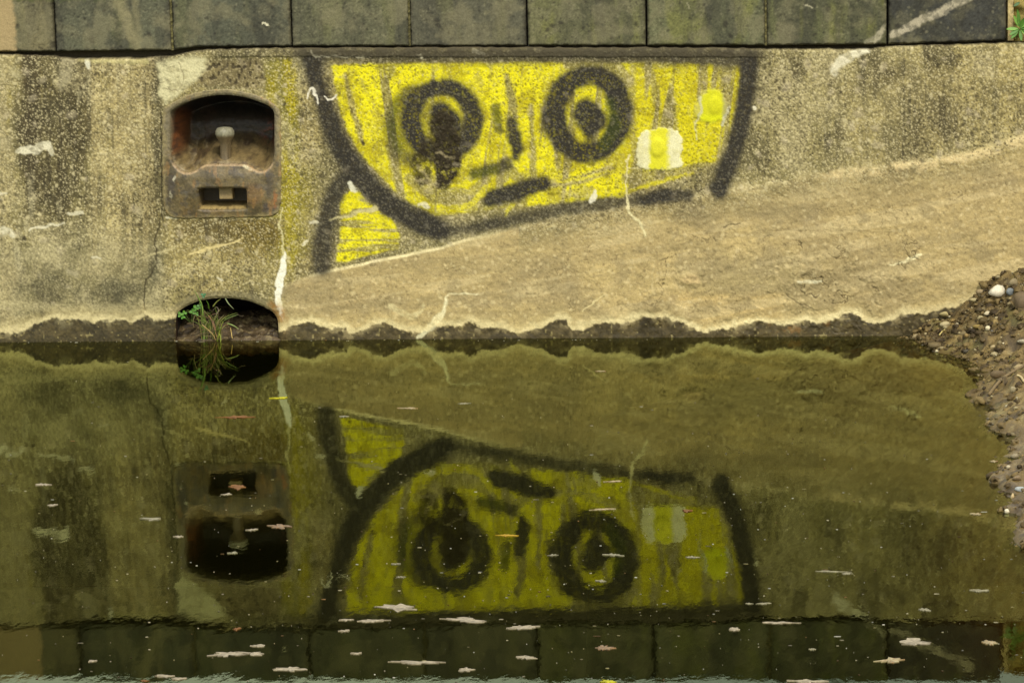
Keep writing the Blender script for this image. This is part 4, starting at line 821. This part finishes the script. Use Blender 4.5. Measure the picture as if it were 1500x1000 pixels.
mb = MB(); V_, F_ = tube(curve([wall_pt(np.array(1490.), np.array(58.), -.01), wall_pt(np.array(1489.), np.array(50.), .01), p0], 5), .002, 6); mb.add(V_, F_, (110, 110, 60)); mb.build('stem', M_LEAF, wd)

# twigs on the bank
for px, r, col, lab in (([(1449, 580), (1465, 560), (1482, 548), (1499, 539)], .0055, (128, 108, 72), 'long grey brown twig lying across the mud at the right edge'),
                        ([(1357, 492), (1364, 484), (1369, 476)], .0016, (70, 56, 34), 'thin dark twig on the slope near the wall'),
                        ([(1376, 493), (1380, 488), (1384, 485)], .003, (206, 186, 116), 'short straw coloured splinter low on the slope'),
                        ([(1490, 552), (1496, 555), (1500, 562)], .004, (190, 170, 120), 'short pale stick below the sandy stone')):
    P_ = [bank_hit(x, y)+np.array([0, 0, .006]) for x, y in px]; mb = MB(); V_, F_ = tube(curve(P_, 5), r, 6); mb.add(V_, F_, col); o = mb.build('twig', M_FLOAT, None, P_[0]); tag(o, lab, 'twig')

# ------------------------------------------------------------------ water, bed, land behind
def box(name, x0, x1, y0, y1, z0, z1, mat, kind):
    V_ = [(x, y, z) for x in (x0, x1) for y in (y0, y1) for z in (z0, z1)]; F_ = [(0, 1, 3, 2), (4, 6, 7, 5), (0, 4, 5, 1), (2, 3, 7, 6), (0, 2, 6, 4), (1, 5, 7, 3)]
    o = mesh_obj(name, V_, F_, mat, None, np.tile(A(90, 96, 50), (8, 1)), np.zeros(8), smooth=False); o['kind'] = kind; return o
box('water', -40, 40, -60, .30, -1.5, 0, M_WATER, 'structure')
bed = box('riverbed', -45, 45, -65, .6, -2.2, -1.0, M_SOIL, 'structure')
gX, gY = np.meshgrid(np.linspace(-60, 60, 400), LEAN*ZT+.385+200*np.linspace(0, 1, 400)**3, indexing='ij')
gn = fbm(gX*10, gY*10, 12, 300, 5); gZ = ZT-.02+(gn-.5)*.10*ss(.4, 1.2, gY); gc = mix(np.ones(gX.shape+(3,))*A(98, 96, 48), A(64, 78, 28), ss(.4, .62, gn)); gc = mix(gc, A(132, 112, 66), ss(.55, .7, fbm(gX*10, gY*10, 30, 306, 4)))
gb = np.stack([gX, gY, gZ], -1); go = mesh_obj('ground', gb.reshape(-1, 3), grid_faces(400, 400), M_SOIL, None, gc.reshape(-1, 3), np.zeros(gX.size)); go['kind'] = 'structure'

# ------------------------------------------------------------------ what floats on the water
FL = [(580, 889, 60, 12, 'p', 'broad pale leaf raft floating left under the mirrored graffiti face'), (545, 909, 40, 5, 'p', 'narrow pale flake just above the mirrored coping edge'), (507, 908, 20, 4, 'p', 'small pale flake left end of the mirrored dark band'),
 (683, 908, 58, 8, 'p', 'long pale leaf raft on the mirrored dark band below the left eye'), (763, 919, 46, 7, 'p', 'tilted pale leaf over the mirrored coping joint'), (505, 924, 14, 4, 'p', 'small flake below the mirrored band left of centre'),
 (612, 970, 76, 5, 'p', 'longest thin pale reed floating near the bottom edge'), (770, 963, 28, 6, 'p', 'pale leaf left of the reddish leaf near the bottom'), (682, 981, 20, 7, 'p', 'rounded pale flake near the bottom edge in the middle'),
 (884, 949, 28, 10, 'r', 'pinkish brown leaf floating over the mirrored coping'), (523, 957, 18, 3, 'p', 'thin straight flake over the mirrored coping left of the reed'), (743, 784, 28, 4, 'y', 'orange yellow leaf across the mirrored nose'),
 (890, 998, 22, 8, 'Y', 'bright yellow leaf at the very bottom edge'), (333, 958, 54, 10, 'p', 'large ragged pale leaf below the mirrored niche'), (370, 957, 36, 5, 'p', 'slim pale leaf touching the large ragged one'), (378, 946, 18, 5, 'p', 'small pale flake above the large ragged leaf'),
 (425, 980, 44, 8, 'p', 'oval pale pink leaf near the bottom below the niche'), (347, 921, 10, 5, 'o', 'small orange leaf over the mirrored coping'), (243, 990, 28, 4, 'p', 'thin pale flake at the bottom edge on the left'), (262, 994, 22, 4, 'p', 'second thin flake at the bottom edge on the left'),
 (211, 997, 12, 4, 'o', 'tiny orange leaf at the bottom edge on the left'), (77, 740, 13, 4, 'p', 'small white flake far left in the water'), (408, 771, 28, 7, 'r', 'pinkish leaf over the black mirrored recess'), (370, 776, 14, 4, 'p', 'short pale leaf left of the pinkish one over the mirrored recess'),
 (350, 713, 24, 9, 'o', 'brown crooked leaf on the mirrored slot'), (332, 724, 12, 3, 'p', 'tiny flake below the mirrored slot'), (1340, 941, 42, 14, 'p', 'crumpled pale leaf on the mirrored white smear'), (1305, 967, 32, 9, 'c', 'cream folded leaf low on the right'),
 (1076, 922, 15, 6, 'p', 'pale curled flake below the mirrored black bar'), (1137, 912, 46, 4, 'p', 'thin pale reed right of the mirrored black bar'), (1217, 837, 40, 2, 'w', 'white thread like straw on the right half'), (1437, 865, 24, 3, 'w', 'short white straw near the right bank'),
 (1355, 893, 18, 5, 'w', 'pale flake above the crumpled leaf on the right'), (1450, 941, 20, 8, 'c', 'cream and orange leaf near the lower right corner'), (1190, 951, 10, 3, 'w', 'tiny white flake left of the cream folded leaf'), (1014, 816, 18, 3, 'w', 'white sliver at the mirrored right cheek'),
 (1118, 884, 18, 3, 'w', 'white sliver right of the mirrored black bar'), (1098, 884, 10, 2, 'w', 'tiny white sliver on the mirrored black bar'), (1007, 748, 12, 5, 'o', 'orange fleck on the mirrored yellow cheek'), (598, 598, 26, 3, 'c', 'thin cream leaf in the upper middle of the water'),
 (503, 610, 13, 3, 'w', 'small white blade near the mirrored silt line'), (680, 591, 14, 2, 'w', 'faint white sliver in the upper middle of the water'), (411, 583, 20, 4, 'Y', 'small bright yellow leaf beside the mirrored white drip'), (345, 611, 46, 5, 'o', 'long dull orange leaf below the low opening'),
 (223, 760, 28, 5, 'w', 'bent pale straw left of the mirrored recess'), (262, 786, 12, 3, 'p', 'small flake at the left rim of the mirrored recess'), (341, 810, 14, 3, 'w', 'pale sliver in the middle of the black mirrored recess'), (63, 710, 22, 4, 'p', 'buff flake far left in the water'),
 (882, 746, 32, 3, 'c', 'thin cream straw above the mirrored right eye'), (810, 813, 14, 3, 'w', 'white sliver at the left rim of the mirrored right eye'), (881, 851, 12, 4, 'w', 'bright white flake under the mirrored right eye'), (900, 813, 26, 4, 'w', 'pale splinter in the mirrored right eye'),
 (1240, 840, 14, 3, 'w', 'tiny end piece of straw on the right half'), (579, 826, 14, 2, 'w', 'pale sliver at the left of the mirrored left eye'), (587, 845, 12, 2, 'w', 'lower pale sliver at the left of the mirrored left eye'), (880, 544, 16, 2, 'c', 'tiny cream leaf close to the wall in the middle'),
 (900, 705, 24, 2, 'c', 'thin straw beside the mirrored pale fleck'), (1430, 753, 14, 4, 'c', 'cream flake near the right bank'), (1432, 866, 10, 3, 'w', 'speck at the end of the short white straw'), (1455, 676, 10, 4, 'c', 'small cream flake by the lower foreshore'), (135, 968, 12, 4, 'p', 'pale flake in the lower left corner area'), (1185, 998, 44, 6, 'p', 'pale bark piece at the bottom edge on the right')]
TONE = {'p': (206, 188, 150), 'r': (172, 142, 104), 'y': (206, 164, 34), 'Y': (216, 206, 30), 'o': (150, 100, 44), 'c': (220, 200, 146), 'w': (172, 162, 124)}
TONE = {k: tuple(x*(.84 if k in 'pcr' else .9) for x in t) for k, t in TONE.items()}
def flake(u_, v_, pw, ph, col, seed):
    r = random.Random(seed); p = water_pt(np.array(float(u_)), np.array(float(v_))); dist = float((p-CAM)@FX); m = dist/F; gz = (p[2]-CAM[2])/dist
    hx = pw*m*.5; hy = ph*m*.5/max(.12, abs(ray(np.array(float(u_)), np.array(float(v_)))[2])); N_ = 26; V_ = []
    hy = max(hy*.8, .004)
    lob = [r.uniform(-1, 1) for _ in range(6)]; sl_ = r.uniform(-.25, .25)
    for ring, k_ in ((1.0, 0), (.55, 1), (0.0, 2)):
        for a in range(N_):
            th = 2*math.pi*a/N_; rr = ring*(1+.26*lob[0]*math.sin(3*th+lob[1]*3)+.2*lob[2]*math.sin(5*th+lob[3]*3)+.55*r.uniform(-1, .6)*(ring > .9)+.12*math.sin(9*th+lob[4]*5))
            x, y = hx*rr*math.cos(th), hy*rr*math.sin(th)
            V_.append((x, y*(1-.45*(x/hx)**2)+sl_*x, .0008+(.0012*r.random() if k_ < 2 else .0012)+abs(lob[5])*.0015*abs(x/hx)))
    F_ = [(k_*N_+a, k_*N_+(a+1) % N_, (k_+1)*N_+(a+1) % N_, (k_+1)*N_+a) for k_ in range(2) for a in range(N_)]
    n_ = len(V_); V_ += [(x, y, -.002) for x, y, z in V_[:N_]]; F_ += [((a+1) % N_, a, n_+a, n_+(a+1) % N_) for a in range(N_)]
    return p, np.array(V_), F_
for k, (u_, v_, pw, ph, t, lab) in enumerate(FL):
    p, V_, F_ = flake(u_, v_, pw, ph, t, 900+k); cb = A(*TONE[t]); cs_ = np.array([cb*random.uniform(.45, .95) for _ in V_])
    if t in 'rc': cs_[::5] = A(140, 104, 62)
    o = mesh_obj('floating_leaf', V_, F_, M_FLOAT, None, cs_, smooth=False); o.location = p; tag(o, lab, 'leaf', 'leaves and straws floating on the water')
# specks past counting
SV, SF, SCc = [], [], []; off = 0
for k in range(950):
    v_ = 500+500*RNG.random()**.55; u_ = RNG.uniform(-60, 1560)
    if k < 110: v_ = float(ylev(u_))+RNG.uniform(.2, 3.0)
    if RNG.random() < .45 and k >= 110: u_ = 900+RNG.normal(0, 420); v_ = 800+RNG.normal(0, 120)
    if v_ < 497 or v_ > 1060: continue
    p = water_pt(np.array(float(u_)), np.array(float(v_)))
    if p[1] > -.003: p[1] = -.006
    m = float((p-CAM)@FX)/F; w_ = m*RNG.gamma(2, .5); 
    if RNG.random() < .06: w_ *= 3
    w_ = min(w_, m*5); dp = m*RNG.uniform(.4, 1.1)*2.0; N_ = 7; th = np.arange(N_)*2*math.pi/N_; rr = RNG.uniform(.6, 1.2, N_)
    top = np.stack([p[0]+w_*rr*np.cos(th), p[1]+dp*rr*np.sin(th)*.8, np.full(N_, .0012)], -1); bot = top.copy(); bot[:, 2] = -.001
    SV += [top, bot]; SF.append(tuple(range(off, off+N_))); SF += [(off+(a+1) % N_, off+a, off+N_+a, off+N_+(a+1) % N_) for a in range(N_)]; off += 2*N_
    cc_ = A(*[(206, 192, 150), (170, 156, 100), (226, 218, 190), (150, 112, 56)][int(RNG.choice(4, p=[.4, .3, .2, .1]))])*RNG.uniform(.15, .6)**1.0; SCc.append(np.tile(cc_, (2*N_, 1)))
sp = mesh_obj('floating_specks', np.concatenate(SV), SF, M_FLOAT, None, np.concatenate(SCc), smooth=False); tag(sp, 'countless tiny pale specks drifting on the dark water', 'debris', None, 'stuff')
